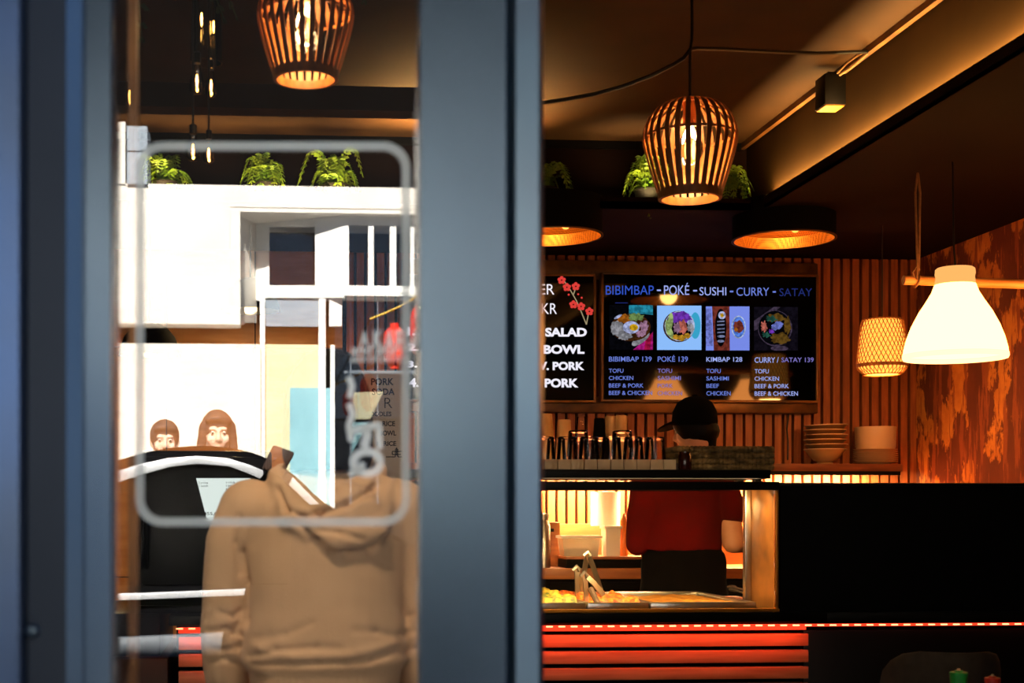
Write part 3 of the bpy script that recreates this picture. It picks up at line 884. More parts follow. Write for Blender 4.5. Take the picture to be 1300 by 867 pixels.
for i in range(NP):
    b = MB(); r = 28 * s_
    b.lathe([(0, 0), (r * .6, 0), (r * .62, .004), (r * .9, .0095), (r * .995, .0135), (r, .0150), (r * .96, .0150), (r * .88, .0125), (r * .6, .007), (0, .007)], (cx, BD + .01, z), 36)
    w_ = ['bottom', 'second', 'third', 'fourth', 'fifth', 'sixth', 'top'][i]
    tag(b.build('plate', 'ceramic'), ('top plate of the pile on the wooden shelf, under the deep bowl' if i == NP - 1 else 'bottom plate of the pile on the wooden shelf' if i == 0 else w_ + ' plate from the bottom of the pile on the wooden shelf'), 'plate', 'plates piled on the wooden shelf')
    z += .0108
b = MB(); r = 26 * s_; h = W(1112, 543, BD).z - z
b.lathe([(0, 0), (r * .9, 0), (r * .97, h * .1), (r, h), (r * .97, h), (r * .94, h * .12), (0, h * .06)], (cx, BD + .01, z + .004), 36)
tag(b.build('deep_bowl', 'ceramic'), 'deep straight-sided pale bowl on top of the plate pile', 'bowl')

# cups on the left of the shelf
def cup(label, px, w0, w1, ytop, m, D=7.33, ribs=0, up=False, hollow=False):
    c_ = W(px, ytop, D); h = c_.z - zs; r0, r1 = w0 / 2 * D / F, w1 / 2 * D / F
    b = MB()
    prof = [(0, 0), (r1, 0), (r1 + .003, .003), (r1 + .003, .008), (r1, .010), (r0, h - .004), (r0 - .003, h), (r0 - .005, h - .003), (0, h - .004)]
    b.lathe(prof, (c_.x, D + .02, zs), 28)
    for k in range(ribs):
        zz = .02 + k * .012
        rr = r1 + (r0 - r1) * zz / h
        b.lathe([(rr, zz), (rr + .002, zz + .003), (rr, zz + .006)], (c_.x, D + .02, zs), 28)
    tag(b.build('paper_cup_stack' if ribs else 'cup', m), label, 'cup')
cup('tall pile of paper cups upside down on the shelf, half behind the middle post', 692, 20, 29, 525, 'paper_cup', ribs=1)
cup('shorter upside-down paper cup pile on the shelf beside the tall pile', 717, 17, 22, 532.5, 'paper_cup', ribs=2)
cup('ribbed clear cup pile on the shelf, between paper cups and the black cup', 739, 11, 17, 529, 'tumbler_glass', ribs=7)
cup('round-topped black cup on the shelf behind the drinking glasses', 762, 13, 21, 530.5, 'black_matt', D=7.29)
cup('ribbed paper cup pile on the shelf, right of the black cup', 778, 17, 16, 528, 'paper_cup', D=7.40, ribs=5)
cup('smooth paper cup pile on the shelf, farthest right of the cups', 790, 15, 14, 527, 'paper_cup', D=7.36)

# ------------------------------------------------------------------ serving counter with glass case
CD = 5.0
ct = W(850, 777.5, CD).z          # worktop height
x_l, x_r = W(222, 800, CD).x, W(1028, 800, CD).x
counter = thing('serving_counter', 'black serving counter with red-lit boards across its front', 'counter', ((x_l + x_r) / 2, 5.4, 0))
zt, zb = ct, W(850, 790.5, CD).z
b = MB(); b.box(x_l - .02, x_r + .06, CD - .02, 5.97, zb, zt, .004); b.box(x_r + .055, 4.3, CD - .02, 5.70, zb, zt, .004); b.build('countertop', 'black_paint', counter)
b = MB(); b.box(x_l, x_r + .05, CD + .09, 5.95, .0, zb); b.box(x_r + .045, 4.25, CD + .09, 5.68, 0, zb); b.build('carcass', 'black_matt', counter)
for i, (ya, yb_) in enumerate(((805.5, 821), (826.3, 842), (847.5, 862.7), (868.5, 884), (889.5, 905), (910.5, 926), (931.5, 947), (952.5, 968))):
    b = MB(); b.box(x_l + .01, W(1026.5, 810, CD + .05).x, CD + .05, CD + .085, W(850, yb_, CD + .05).z, W(850, ya, CD + .05).z, .002)
    b.build('front_board', 'red_board', counter)
b = MB(); b.box(x_r, 4.24, CD + .06, CD + .09, 0.0, W(1100, 799.5, CD + .06).z, .002); b.build('front_panel', 'black_paint', counter)
b = MB(); zl0, zl1 = W(850, 799.8, CD + .03).z, W(850, 793.5, CD + .03).z
b.box(x_l + .01, x_r, CD + .035, CD + .05, zl0 - .002, zl1); b.build('light_strip', 'led_red', counter)
b = MB(); b.box(x_r, 4.2, CD + .035, CD + .05, zl1 - .008, zl1); b.build('light_strip', 'led_red', counter)
b = MB(); px = 228.0
while px < 1420:
    a = W(px, 795, CD + .034); b.box(a.x - .012, a.x + .012, CD + .030, CD + .037, zl1 - .006, zl1 - .001, .001); px += 15.65
b.build('light_dots', 'led_red_spot', counter)
area('counter_light', ((x_l + x_r) / 2, CD - .005, zl1 - .004), (x_r - x_l, .02), (0, .35, -1), 2.9, (1, .12, .045))

# upright black partition right of the glass case, and the one left
zp = W(1150, 613, CD).z
pt = thing('counter_partition', 'tall matt black partition panel on the serving counter, right of the glass case', 'partition', (2.8, CD + .1, ct))
b = MB(); b.box(W(991, 700, CD).x, 4.3, CD, CD + .06, ct, zp - .012, .002); b.build('panel', 'black_matt', pt)
b = MB(); b.box(W(990, 700, CD).x, 4.3, CD - .004, CD + .066, zp - .012, zp, .002); b.build('cap', 'black_paint', pt)
t = thing('black_cabinet', 'big black cabinet standing on the counter left of the person in the hoodie', 'cabinet', (W(250, 700, 5.1).x, 5.25, ct))
xa, xb = W(168, 700, 5.06).x, W(345, 700, 5.06).x
b = MB(); b.box(xa, xb, 5.06, 5.55, ct, W(250, 572, 5.06).z, .01); b.build('body', 'black_paint', t)
b = MB(); b.box(xa + .02, xb - .02, 5.045, 5.062, ct + .03, W(250, 580, 5.06).z, .004); b.build('door', 'black_paint', t)
b = MB(); b.tube([(xa + .05, 5.03, ct + .16), (xa + .05, 5.02, ct + .2), (xa + .05, 5.02, ct + .3), (xa + .05, 5.03, ct + .34)], .008, 8); b.build('handle', 'black_metal', t)
b = MB(); b.box(XLEFT + .01, x_l - .03, CD + .10, 5.9, 0, W(200, 835, CD + .1).z, .01)
tag(b.build('low_wooden_unit', 'leather'), 'low brown wooden unit on the floor left of the red-lit counter boards', 'cabinet')
b = MB(); b.box(XLEFT + .01, x_l - .06, CD + .14, 5.85, W(200, 835, CD + .1).z, ct - .0005, .01)
tag(b.build('dark_box', 'black_paint'), 'dark box on the low brown wooden unit beside the counter', 'box')
# till display
t = thing('till_display', 'lit white till display tilted in front of the black cabinet', 'display', (W(275, 660, 4.9).x, 5.02, ct))
def TD_(px, py): return W(px, py, 4.95 + (py - 607) / 53 * -.03)
q = [TD_(249, 607), TD_(318, 607), TD_(318, 661), TD_(263, 661)]
b = MB(); b.prism([p + Vector((0, .004, 0)) for p in q], (0, .02, 0)); b.build('housing', 'black_paint', t, smooth=0)
b = MB(); b.poly(q); b.build('screen', 'pos_white', t, smooth=0)
b = MB()
for s, x0, x1, y0, y1 in (('2 x rice', 252, 264, 611.5, 614), ('1 lunch', 252.5, 264, 615.5, 618), ('110,0', 287, 298, 611.5, 614), ('139,0', 287, 298, 615.5, 618), ('139,0', 287, 298, 619.5, 622), ('89,0', 289, 298, 623.5, 626), ('0,0', 290, 297, 627, 629), ('455,00', 258.5, 279.5, 650, 654.5), ('kr', 262.5, 266, 656.5, 659.5)):
    text_into(b, s, x0, x1, y0, y1, 4.945 - (y0 - 607) / 53 * .03 - .002, .01)
b.build('lettering', 'ink', t, smooth=0)
b = MB(); p = W(290, 661, 4.95); b.box(p.x - .03, p.x + .03, 4.94, 5.02, ct, p.z + .03, .004); b.build('foot', 'black_paint', t)

# glass case
case = thing('glass_food_case', 'glass food case with a black frame on the serving counter', 'display case', (W(830, 700, CD).x, 5.3, ct))
xc0, xc1 = W(455, 700, CD).x, W(990, 700, CD).x
zc1, zc0 = W(800, 611, CD).z, W(800, 622, CD).z
b = MB(); b.box(xc0, xc1, CD, CD + .04, zc0, zc1, .003); b.box(xc0, xc1, 5.86, 5.9, zc0 + .01, zc1, .003)
for x in (xc0, xc1 - .03): b.box(x, x + .03, CD + .04, 5.86, zc0 + .01, zc1, .003)
b.build('top_frame', 'black_paint', case)
xp = W(955, 700, 5.6).x
b = MB(); b.box(xc1 - .012, xc1 - .003, CD + .03, 5.29, ct, zc0 + .01, .002); b.build('side_panel', 'bronze', case)
b = MB(); b.box(xc1 - .036, xc1 - .013, 5.265, 5.295, ct, zc0 + .01, .002); b.build('corner_post', 'steel', case)
b = MB(); b.box(xc1 - .012, xc1 - .002, CD + .005, CD + .03, ct, zc0 + .002, .002); b.build('corner_post', 'gold', case)
b = MB(); b.box(xc0, xc0 + .03, CD + .005, 5.45, ct, zc0, .002); b.build('side_panel', 'black_paint', case)
b = MB(); b.box(xc0 + .032, xc1 - .014, CD + .012, CD + .018, ct + .015, zc0 + .005); b.build('front_glass', 'case_glass', case, smooth=0)
b = MB(); b.box(xc0, xc1, CD, CD + .03, ct, ct + .012, .002); b.build('bottom_rail', 'gold', case)
b = MB(); b.box(xc0 + .04, xc1 - .04, CD + .06, CD + .10, zc0 + .012, zc0 + .024); b.build('light_strip', 'led_warm', case)
area('case_light', ((xc0 + xc1) / 2, CD + .09, zc0 + .006), (xc1 - xc0 - .1, .03), (0, .5, -1), 34, (1, .62, .22))
# shelf on top of the case
zk1, zk0 = W(800, 596, CD + .05).z, W(800, 607.3, CD + .05).z
ts = thing('case_top_shelf', 'dark shelf over the glass food case, carrying glasses and a basket', 'shelf', (W(830, 600, CD).x, 5.2, zc1))
b = MB(); b.box(xc0, W(985, 600, CD).x, CD + .05, 5.42, zk0, zk1, .003); b.build('board', 'black_paint', ts)
b = MB()
for px in (470, 660, 975):
    x = W(px, 600, CD).x; b.box(x - .012, x + .012, CD + .1, CD + .13, zc1 - .002, zk0 + .002); b.box(x - .012, x + .012, 5.3, 5.33, zc1 - .002, zk0 + .002)
b.build('brackets', 'black_metal', ts)

# food pans
pans = [(610, 743, 'carrot', 'steel pan of shredded orange food in the glass case, second pan from the right'), (520, 668, 'salad', 'steel pan of yellow-green leaves in the glass case beside the middle post')]
PY0_, PY1_ = CD + .10, 5.80
def pan(label, xa, xb, fill, fm, gap=.0):
    t = thing('food_pan', label, 'pan', ((xa + xb) / 2, (PY0_ + PY1_) / 2, ct), 'steel pans in the glass case')
    b = MB(); zt = ct + .030
    for q in ((xa, xb, PY0_, PY0_ + .018), (xa, xb, PY1_ - .018, PY1_), (xa, xa + .014, PY0_ + .018, PY1_ - .018), (xb - .014, xb, PY0_ + .018, PY1_ - .018)):
        b.box(*q, ct, zt, .004)
    b.box(xa + .01, xb - .01, PY0_ + .01, PY1_ - .01, ct, ct + .004)
    b.build('pan_body', 'steel', t)
    b = MB(); n = 26; m = 30
    vs = []
    for i in range(n + 1):
        row = []
        for j in range(m + 1):
            x = xa + .015 + (xb - xa - .03) * i / n; y = PY0_ + .02 + (PY1_ - PY0_ - .04) * j / m
            h = fill * (.55 + .9 * noise.noise(Vector((x * 22, y * 22, xa * 3)))) * (1 if 0 < i < n and 0 < j < m else .2)
            row.append(b.bm.verts.new((x, y, ct + .010 + max(0, h))))
        vs.append(row)
    for i in range(n):
        for j in range(m): b.bm.faces.new((vs[i][j], vs[i + 1][j], vs[i + 1][j + 1], vs[i][j + 1]))
    b.build('food', fm, t)
    return t
xe = [W(q, 772, PY0_).x for q in (470, 560, 655, 746, 826)]
pan('steel pan of brown food in the glass case, hidden most by the middle post', xe[0], xe[1] - .006, .02, 'pickle')
pan('steel pan of orange shreds in the glass case behind the middle post', xe[1], xe[2] - .006, .025, 'carrot')
pan('steel pan of yellow-green leaves in the glass case, beside the middle post', xe[2], xe[3] - .006, .045, 'salad')
pan('steel pan of orange shreds in the glass case with tongs standing in it', xe[3], xe[4] - .006, .035, 'carrot')
pan('widest steel pan in the glass case, nearly empty, at the right end', xe[4], xc1 - .05, .012, 'pickle')
# tongs
def tongs(label, apex, legs, D, w=.020):
    t = thing('serving_tongs', label, 'tongs', W(*legs[0], D), 'tongs standing in the food pans')
    for k, (lx, ly) in enumerate(legs):
        b = MB(); p0 = W(apex[0], apex[1], D); p1 = W(lx, ly, D + (.03 if k else -.02))
        pts = [p0.lerp(p1, s) + Vector((0, 0, .012 * sin(PI * s))) for s in (0, .12, .35, .7, .93, 1)]
        pts[-1].z = max(pts[-1].z, ct + .012)
        dirv = (p1 - p0).normalized(); side = dirv.cross(Vector((0, 1, 0))).normalized()
        b.ribbon(pts, lambda i: (Vector((0, .55, 0)) + side * .8).normalized(), w, lambda i: (Vector((0, .8, 0)) - side * .55).normalized(), .004)
        b.build('arm', 'steel', t)
    b = MB(); p0 = W(apex[0], apex[1], D)
    b.tube([p0 + Vector((-.012, 0, -.008)), p0 + Vector((0, 0, .008)), p0 + Vector((.012, 0, -.008))], .010, 8); b.build('hinge', 'steel', t)
    return t
tongs('tall steel tongs standing in the orange shreds, its hinge highest', (746, 703), [(738, 752), (765, 758)], 5.5, .026)
tongs('steel tongs leaning to the right in front of the tallest tongs', (742, 730), [(745, 769), (773, 766)], 5.25, .024)
tongs('short dark-sided tongs upright left of the tallest tongs', (732, 722), [(733, 757), (740, 752)], 5.4, .022)
b = MB(); p0, p1 = W(750, 748, 5.2), W(760, 768, 5.12); b.tube([p0, p1], .012, 10)
tag(b.build('tongs_handle_tube', 'leather'), 'short brown handle lying among the steel tongs', 'handle')
# spoons at the right end
for k, (pa, pb, lb) in enumerate((((929, 745), (957, 752), 'upper long steel spoon at the right end of the food pans'), ((931, 748.5), (958, 757), 'lower long steel spoon at the right end of the food pans'))):
    p0, p1 = W(*pa, 5.9), W(*pb, 5.72)
    b = MB(); b.tube([p0, p0.lerp(p1, .2), p1], [.009, .005, .005], 8); b.ball(p0, (.022, .016, .008), 12)
    tag(b.build('serving_spoon', 'steel'), lb, 'spoon')

# glasses on a block-edged tray
GDp = CD + .13
t = thing('glass_tray', 'pale block-edged tray on the dark shelf, full of upturned glasses', 'tray', (W(760, 590, GDp).x, GDp + .1, zk1))
xa, xb = W(640, 590, GDp - .03).x, W(861, 590, GDp - .03).x
zt = W(770, 583.5, GDp - .03).z
b = MB(); x = xa
while x < xb - .03:
    b.box(x, min(x + .046, xb), GDp - .05, GDp - .03, zk1, zt, .002); x += .0485
b.build('edge_blocks', 'cream_block', t)
b = MB(); b.box(xa, xb, GDp - .032, GDp + .22, zk1, zt - .012, .002); b.build('base', 'leather', t)
zg = zt - .012
def tumbler(rb, rt, h):
    b = MB(); w = .0026
    b.lathe([(rb - .002, 0), (rb, .001), (rt, h - .004), (rt - .004, h), (0, h), (0, h - .009), (rt - .006, h - .009), (rb - w - .001, .002), (rb - .002, 0)], (0, 0, 0), 28)
    return b
gm = tumbler(.0395, .033, .098)
g0 = gm.build('drinking_glass', 'tumbler_glass')
rows = [[(692, 'upturned glass of the front row half hidden by the middle post'), (720, 'second upturned glass from the left in the front row'), (748, 'third upturned glass from the left in the front row'), (776, 'fourth upturned glass from the left in the front row'), (804, 'fifth upturned glass from the left in the front row'), (832, 'rightmost of the front row of upturned glasses on the tray')],
        [(706, 'leftmost upturned glass in the back row of the tray'), (734, 'back row upturned glass under the left stacked glass'), (762, 'back row upturned glass between the two stacked pairs'), (790, 'back row upturned glass under the right stacked glass'), (818, 'rightmost upturned glass in the back row of the tray')]]
first = True
for r_, row in enumerate(rows):
    for k_, (px, lb) in enumerate(row):
        yy = GDp + .025 + r_ * .095
        if first: o = g0; first = False
        else: o = g0.copy(); C.objects.link(o)
        o.location = (W(px, 570, yy).x, yy, zg); tag(o, lb, 'glass', 'upturned drinking glasses on the tray')
for px, yy, lb in ((734, GDp + .12, 'glass stacked over a back row glass in the left half of the tray'), (790, GDp + .12, 'glass stacked over a back row glass in the right half of the tray')):
    o = g0.copy(); C.objects.link(o); o.location = (W(px, 570, yy).x, yy, zg + .0285); o.scale = (1.09, 1.09, 1); tag(o, lb, 'glass', 'upturned drinking glasses on the tray')
# woven basket and small jar
t = thing('woven_basket', 'long woven seagrass basket on the dark shelf in front of the worker', 'basket', (W(920, 590, GDp).x, GDp + .08, zk1))
xa, xb = W(862, 580, GDp).x, W(979, 580, GDp).x
h = W(920, 566.5, GDp).z - zk1
b = MB(); n = 46
for lv in range(4):
    z = zk1 + h * (lv + .5) / 4
    path = []
    for side in range(4):
        A_ = [(xa, GDp), (xb, GDp), (xb, GDp + .17), (xa, GDp + .17), (xa, GDp)][side]; B_ = [(xa, GDp), (xb, GDp), (xb, GDp + .17), (xa, GDp + .17), (xa, GDp)][side + 1]
        m_ = 22 if side % 2 == 0 else 10
        for i in range(m_): path.append((A_[0] + (B_[0] - A_[0]) * i / m_, A_[1] + (B_[1] - A_[1]) * i / m_))
    for i, (x, y) in enumerate(path):
        b.ball((x, y, z), (.014, .011, h / 8 * 1.15), 8)
b.build('braid', 'seagrass', t)
b = MB(); b.box(xa + .004, xb - .004, GDp + .004, GDp + .166, zk1, zk1 + .006)
for q in ((xa, xb, GDp - .002, GDp + .004), (xa, xb, GDp + .166, GDp + .172), (xa - .002, xa + .004, GDp, GDp + .17), (xb - .004, xb + .002, GDp, GDp + .17)): b.box(*q, zk1, zk1 + h * .93)
b.build('lining', 'leather', t)
c_ = W(869, 590, GDp - .04)
b = MB(); b.lathe([(0, 0), (.022, 0), (.024, .004), (.024, .05), (.021, .055), (.021, .066), (0, .066)], (c_.x, GDp - .045, zk1), 24)
tag(b.build('small_jar', 'sauce'), 'small dark jar between the tray of glasses and the woven basket', 'jar')

# paper menu standing on the case shelf
MD = CD + .03
t = thing('menu_board', 'beige paper menu with black lettering beside the hooded person', 'menu', (W(480, 600, MD).x, MD, zc1))
b = MB(); q = [W(440, 471, MD), W(515, 471, MD), W(513, 611, MD), W(440, 611, MD)]
for p in q[2:]: p.z = zc1
b.prism(q, (0, .006, 0)); b.build('sheet', 'menu_paper', t, smooth=0)
b = MB()
for s, x0, x1, y0, y1 in (('PORK', 471, 500, 480, 489), ('SODA', 472, 501, 493, 501.5), ('R', 488, 498, 505, 518), ('NOODLES', 464, 497, 522.5, 528.5), ('RICE', 485.5, 501.5, 534.5, 541), ('BOWL', 482, 503, 546.5, 553), ('RICE', 487, 503, 560, 566), ('K', 478, 483, 560, 566)):
    text_into(b, s, x0, x1, y0, y1, MD - .001, .03 if s != 'R' else -.01)
def line(pts):
    for (xa, ya), (xb, yb) in zip(pts, pts[1:]):
        n_ = Vector((-(yb - ya), xb - xa)).normalized() * .6
        b.poly([W(xa + n_.x, ya + n_.y, MD - .001), W(xb + n_.x, yb + n_.y, MD - .001), W(xb - n_.x, yb - n_.y, MD - .001), W(xa - n_.x, ya - n_.y, MD - .001)])
line([(490, 580), (502, 580), (502, 570), (505, 570), (505, 580), (510, 580)]); line([(498, 573), (510, 573)]); line([(498, 573), (498, 577), (509, 577)]); line([(503.5, 568), (503.5, 578)])
b.build('lettering', 'ink', t, smooth=0)
b = MB(); b.box(W(452, 600, MD).x, W(505, 600, MD).x, MD - .012, MD + .016, zc1, zc1 + .008, .002); b.build('foot', 'black_metal', t)

# ------------------------------------------------------------------ lamps
def bamboo_lamp(label, px, D, k, y_top, y_bot):
    """round-shouldered cage of bamboo strips; k = metres per photo pixel of the right-hand lamp"""
    c = W(px, 0, D); zt = W(px, y_top, D).z
    t = thing('bamboo_pendant_lamp', label, 'pendant lamp', (c.x, D, zt - 128 * k), 'bamboo pendant lamps')
    prof = [(10, 1), (22, 2.5), (34, 6.5), (45, 14), (53, 24), (58, 36), (60, 48), (59, 58), (55, 75), (50, 92), (44.5, 110), (41, 121)]
    b = MB(); n = 28
    for i in range(n):
        a = 2 * PI * (i + .5) / n
        rad = Vector((cos(a), sin(a), 0)); tan = Vector((-sin(a), cos(a), 0))
        pts = [Vector((c.x, D, zt)) + rad * r * k + Vector((0, 0, -z * k)) for r, z in prof]
        def thick(j):
            q = (pts[min(j + 1, len(pts) - 1)] - pts[max(j - 1, 0)]).normalized()
            return tan.cross(q)
        rings = []
        for j, p in enumerate(pts):
            w = min(.0068, prof[j][0] * k * 2 * PI / n * .60) if prof[j][0] < 40 else 6.4 * k
            aa = tan * w / 2; bb = thick(j) * .0016
            rings.append([b.bm.verts.new(v) for v in (p - aa - bb, p + aa - bb, p + aa + bb, p - aa + bb)])
        for A, B in zip(rings, rings[1:]):
            for q in range(4): b.bm.faces.new((A[q], A[(q + 1) % 4], B[(q + 1) % 4], B[q]))
        b.bm.faces.new(rings[0][::-1]); b.bm.faces.new(rings[-1])
    b.build('bamboo_strips', 'bamboo', t)
    b = MB()
    def hoop(r0, r1, z0, z1): b.lathe([(r0 * k, -z0 * k), (r1 * k, -z0 * k), (r1 * k, -z1 * k), (r0 * k, -z1 * k), (r0 * k, -z0 * k)], (c.x, D, zt), 48)
    hoop(56.5, 58, 46, 49.5)
    hoop(22, 24, 4, 7)
    b.build('hoop', 'bamboo', t)
    b = MB(); b.lathe([(36.5 * k, -119 * k), (41.5 * k, -118 * k), (40.5 * k, -129 * k), (36 * k, -129.5 * k), (36.5 * k, -119 * k)], (c.x, D, zt), 48)
    b.build('bottom_ring', 'bamboo', t)
    b = MB(); b.lathe([(0, 4 * k), (5 * k, 3 * k), (14 * k, 0), (14 * k, -3 * k), (9 * k, -4 * k), (9 * k, -34 * k), (0, -34 * k)], (c.x, D, zt), 24)
    so = b.build('socket', 'bamboo', t)
    b = MB(); b.lathe([(5 * k, -34 * k), (8 * k, -42 * k), (16 * k, -58 * k), (17 * k, -70 * k), (12 * k, -82 * k), (0, -88 * k)], (c.x, D, zt), 24)
    bu = b.build('bulb', 'bulb_glass', t)
    b = MB()
    for dx in (-4.5, 4.5): b.ball((c.x + dx * k, D, zt - 66 * k), (2.6 * k, 2.6 * k, 13 * k), 12)
    b.build('filament', 'bulb_glow', bu)
    return t, c.x, zt, D
def cord(parent, pts, r=.0045, m='cord_black', name='cord'):
    b = MB(); b.tube(pts, r, 6); return b.build(name, m, parent)
kR = 4.5 / F
t1, lx, lz, D1 = bamboo_lamp('round bamboo cage pendant lamp hanging right of the middle post', 876, 4.5, kR, 126, 258)
p62 = W(877, 62, 4.5)
cord(t1, [(lx, D1, lz), (lx, D1, lz + .10), (p62.x - .002, D1, p62.z - .01), (p62.x + .004, D1, p62.z + .03), (p62.x + .004, D1, ZC)])
point('bamboo_lamp_light', (lx, D1, lz - 78 * kR), 8, WARM2, .03)
kL = 3.43 / F * 1.012
t2, lx2, lz2, D2 = bamboo_lamp('bigger bamboo cage pendant lamp seen through the window glass above the hooded person', 388, 3.43, kL * 1.32 / (4.5 / 3.43), -30, 140)
cord(t2, [(lx2, D2, lz2), (lx2, D2, ZC)])
point('bamboo_lamp_light', (lx2, D2, lz2 - 78 * kL), 6, WARM2, .03)
# swagged cable
b = MB()
sw = [(560, 140, 4.4), (640, 135, 4.42), (690, 130.5, 4.45), (720, 126, 4.46), (755, 119.5, 4.47), (790, 110, 4.48), (825, 97, 4.49), (855, 82, 4.5), (868, 74, 4.5), (876.5, 63, 4.5), (884, 61.5, 4.52), (920, 62.5, 4.66), (960, 64.5, 4.8), (1000, 66.5, 4.9), (1040, 67.5, 5.0), (1080, 66, 5.1), (1104, 65.5, 5.16)]
b.tube([W(*q) for q in sw], .0065, 6)
tag(b.build('swagged_cable', 'cord_black'), 'black cable swagged under the raised ceiling to the hook over the bamboo lamp', 'cable')
b = MB(); b.tube([W(1103, 66, 5.16), W(1092, 76, 5.2), W(1080, 86, 5.24), W(1066, 95, 5.3)], .006, 6); b.tube([W(1103, 66, 5.16), W(1090, 70, 5.2), W(1076, 80, 5.25), W(1063, 93, 5.3)], .004, 6)
tag(b.build('cable_loop', 'cord_rope'), 'pale loop of cable between the ceiling track and the black track spotlight', 'cable')
# track spotlight
ps = W(1053, 97, 5.42); k = 5.42 / F
t = thing('track_spotlight', 'small black box spotlight hanging from the ceiling track on the right', 'spotlight', (ps.x, 5.42, ps.z - 40 * k))
b = MB(); b.box(ps.x - 14 * k, ps.x + 14 * k, 5.36, 5.46, ps.z - 42 * k, ps.z - 2 * k, .003); b.build('housing', 'black_paint', t)
b = MB(); b.box(ps.x - 12.5 * k, ps.x + 12.5 * k, 5.365, 5.455, ps.z - 43.5 * k, ps.z - 42 * k); b.build('lit_bottom', 'gold', t)  # gold plate: LED light on the underside put into its colour
b = MB(); b.box(ps.x - 5 * k, ps.x + 8 * k, 5.40, 5.44, ps.z - 3 * k, ZC - .02, .002); b.build('bracket', 'black_metal', t)

# added out-of-view spotlight over the entrance, brightens the hooded person
t = thing('added_spotlight', 'added black ceiling spotlight out of view inside the shop window, lighting the hooded person', 'spotlight', (-.1, 2.12, ZC - .16))
b = MB(); b.lathe([(0, 0), (.035, 0), (.035, .012), (.008, .016), (.008, .06), (0, .06)], (-.1, 2.12, ZC - .06), 20); b.build('mount', 'black_paint', t)
sd_ = bpy.data.lights.new('added_spot', 'SPOT'); sd_.energy = 92; sd_.color = (1, .78, .56); sd_.spot_size = math.radians(62); sd_.spot_blend = .6; sd_.shadow_soft_size = .05
so_ = bpy.data.objects.new('added_spot', sd_); C.objects.link(so_)
aim = Vector((.13, 3.1, 1.25)); sp_ = Vector((-.1, 2.12, ZC - .13)); dv_ = (aim - sp_).normalized()
so_.location = sp_ + dv_ * .07; so_.rotation_euler = dv_.to_track_quat('-Z', 'Y').to_euler()
b = MB(); b.tube([sp_ - dv_ * .07, sp_ - dv_ * .065, sp_ + dv_ * .06], [.03, .038, .04], 24); b.build('head', 'black_paint', t)

# small woven lamp
def rattan_lamp(label, px, y0, y1, D):
    k = D / F; c = W(px, y0, D); zt = c.z; H = (y1 - y0) * k
    t = thing('woven_pendant_lamp', label, 'pendant lamp', (c.x, D, zt - H))
    def rad(u):   # u 0 top .. 1 bottom, pixels
        P_ = [(0, 24), (.06, 26.5), (.25, 28.5), (.5, 30), (.78, 32), (.88, 31), (.96, 26), (1, 22)]
        for (a, ra), (z, rz) in zip(P_, P_[1:]):
            if u <= z: return ra + (rz - ra) * (u - a) / (z - a)
        return 22
    b = MB(); n = 34; m = 26
    for dirn in (1, -1):
        for i in range(n):
            pts = []
            for j in range(m + 1):
                u = j / m; a = 2 * PI * i / n + dirn * u * 1.15
                r = rad(u) * k + .0007 * dirn
                pts.append((c.x + r * cos(a), D + r * sin(a), zt - u * H))
            b.tube(pts, .0019, 4)
    b.build('woven_strands', 'rattan', t)
    for u0, u1 in ((.80, .86), (0, .025), (.985, 1.0)):
        b = MB()
        r0, r1 = rad(u0) * k + .002, rad(u1) * k + .002
        b.lathe([(r0 - .004, -u0 * H), (r0, -u0 * H), (r1, -u1 * H), (r1 - .004, -u1 * H), (r0 - .004, -u0 * H)], (c.x, D, zt), 40)
        b.build('hoop', 'rattan', t)
    b = MB(); b.lathe([(rad(0) * k * .93, -.004), (rad(.25) * k * .96, -.25 * H), (rad(.5) * k * .96, -.5 * H), (rad(.8) * k * .96, -.8 * H), (rad(.9) * k * .95, -.9 * H), (rad(1) * k * .9, -H + .003)], (c.x, D, zt), 32)
    b.build('paper_liner', 'liner_paper', t)
    b = MB(); b.ball((c.x, D, zt - .42 * H), .022, 14); b.build('bulb', 'bulb_glow', t)
    b = MB(); b.lathe([(0, 0), (.02, 0), (.02, -.05), (0, -.05)], (c.x, D, zt + .004), 16); b.box(c.x - rad(0) * k, c.x + rad(0) * k, D - .003, D + .003, zt - .005, zt); b.build('socket', 'rattan', t)
    cord(t, [(c.x, D, zt), (c.x, D, ZS)], .003)
    point('woven_lamp_light', (c.x, D, zt - H - .015), 7, WARM, .06)
    return t
rattan_lamp('small woven basket-like pendant lamp before the slats, left of the big white lamp', 1120, 405, 478, 6.6)

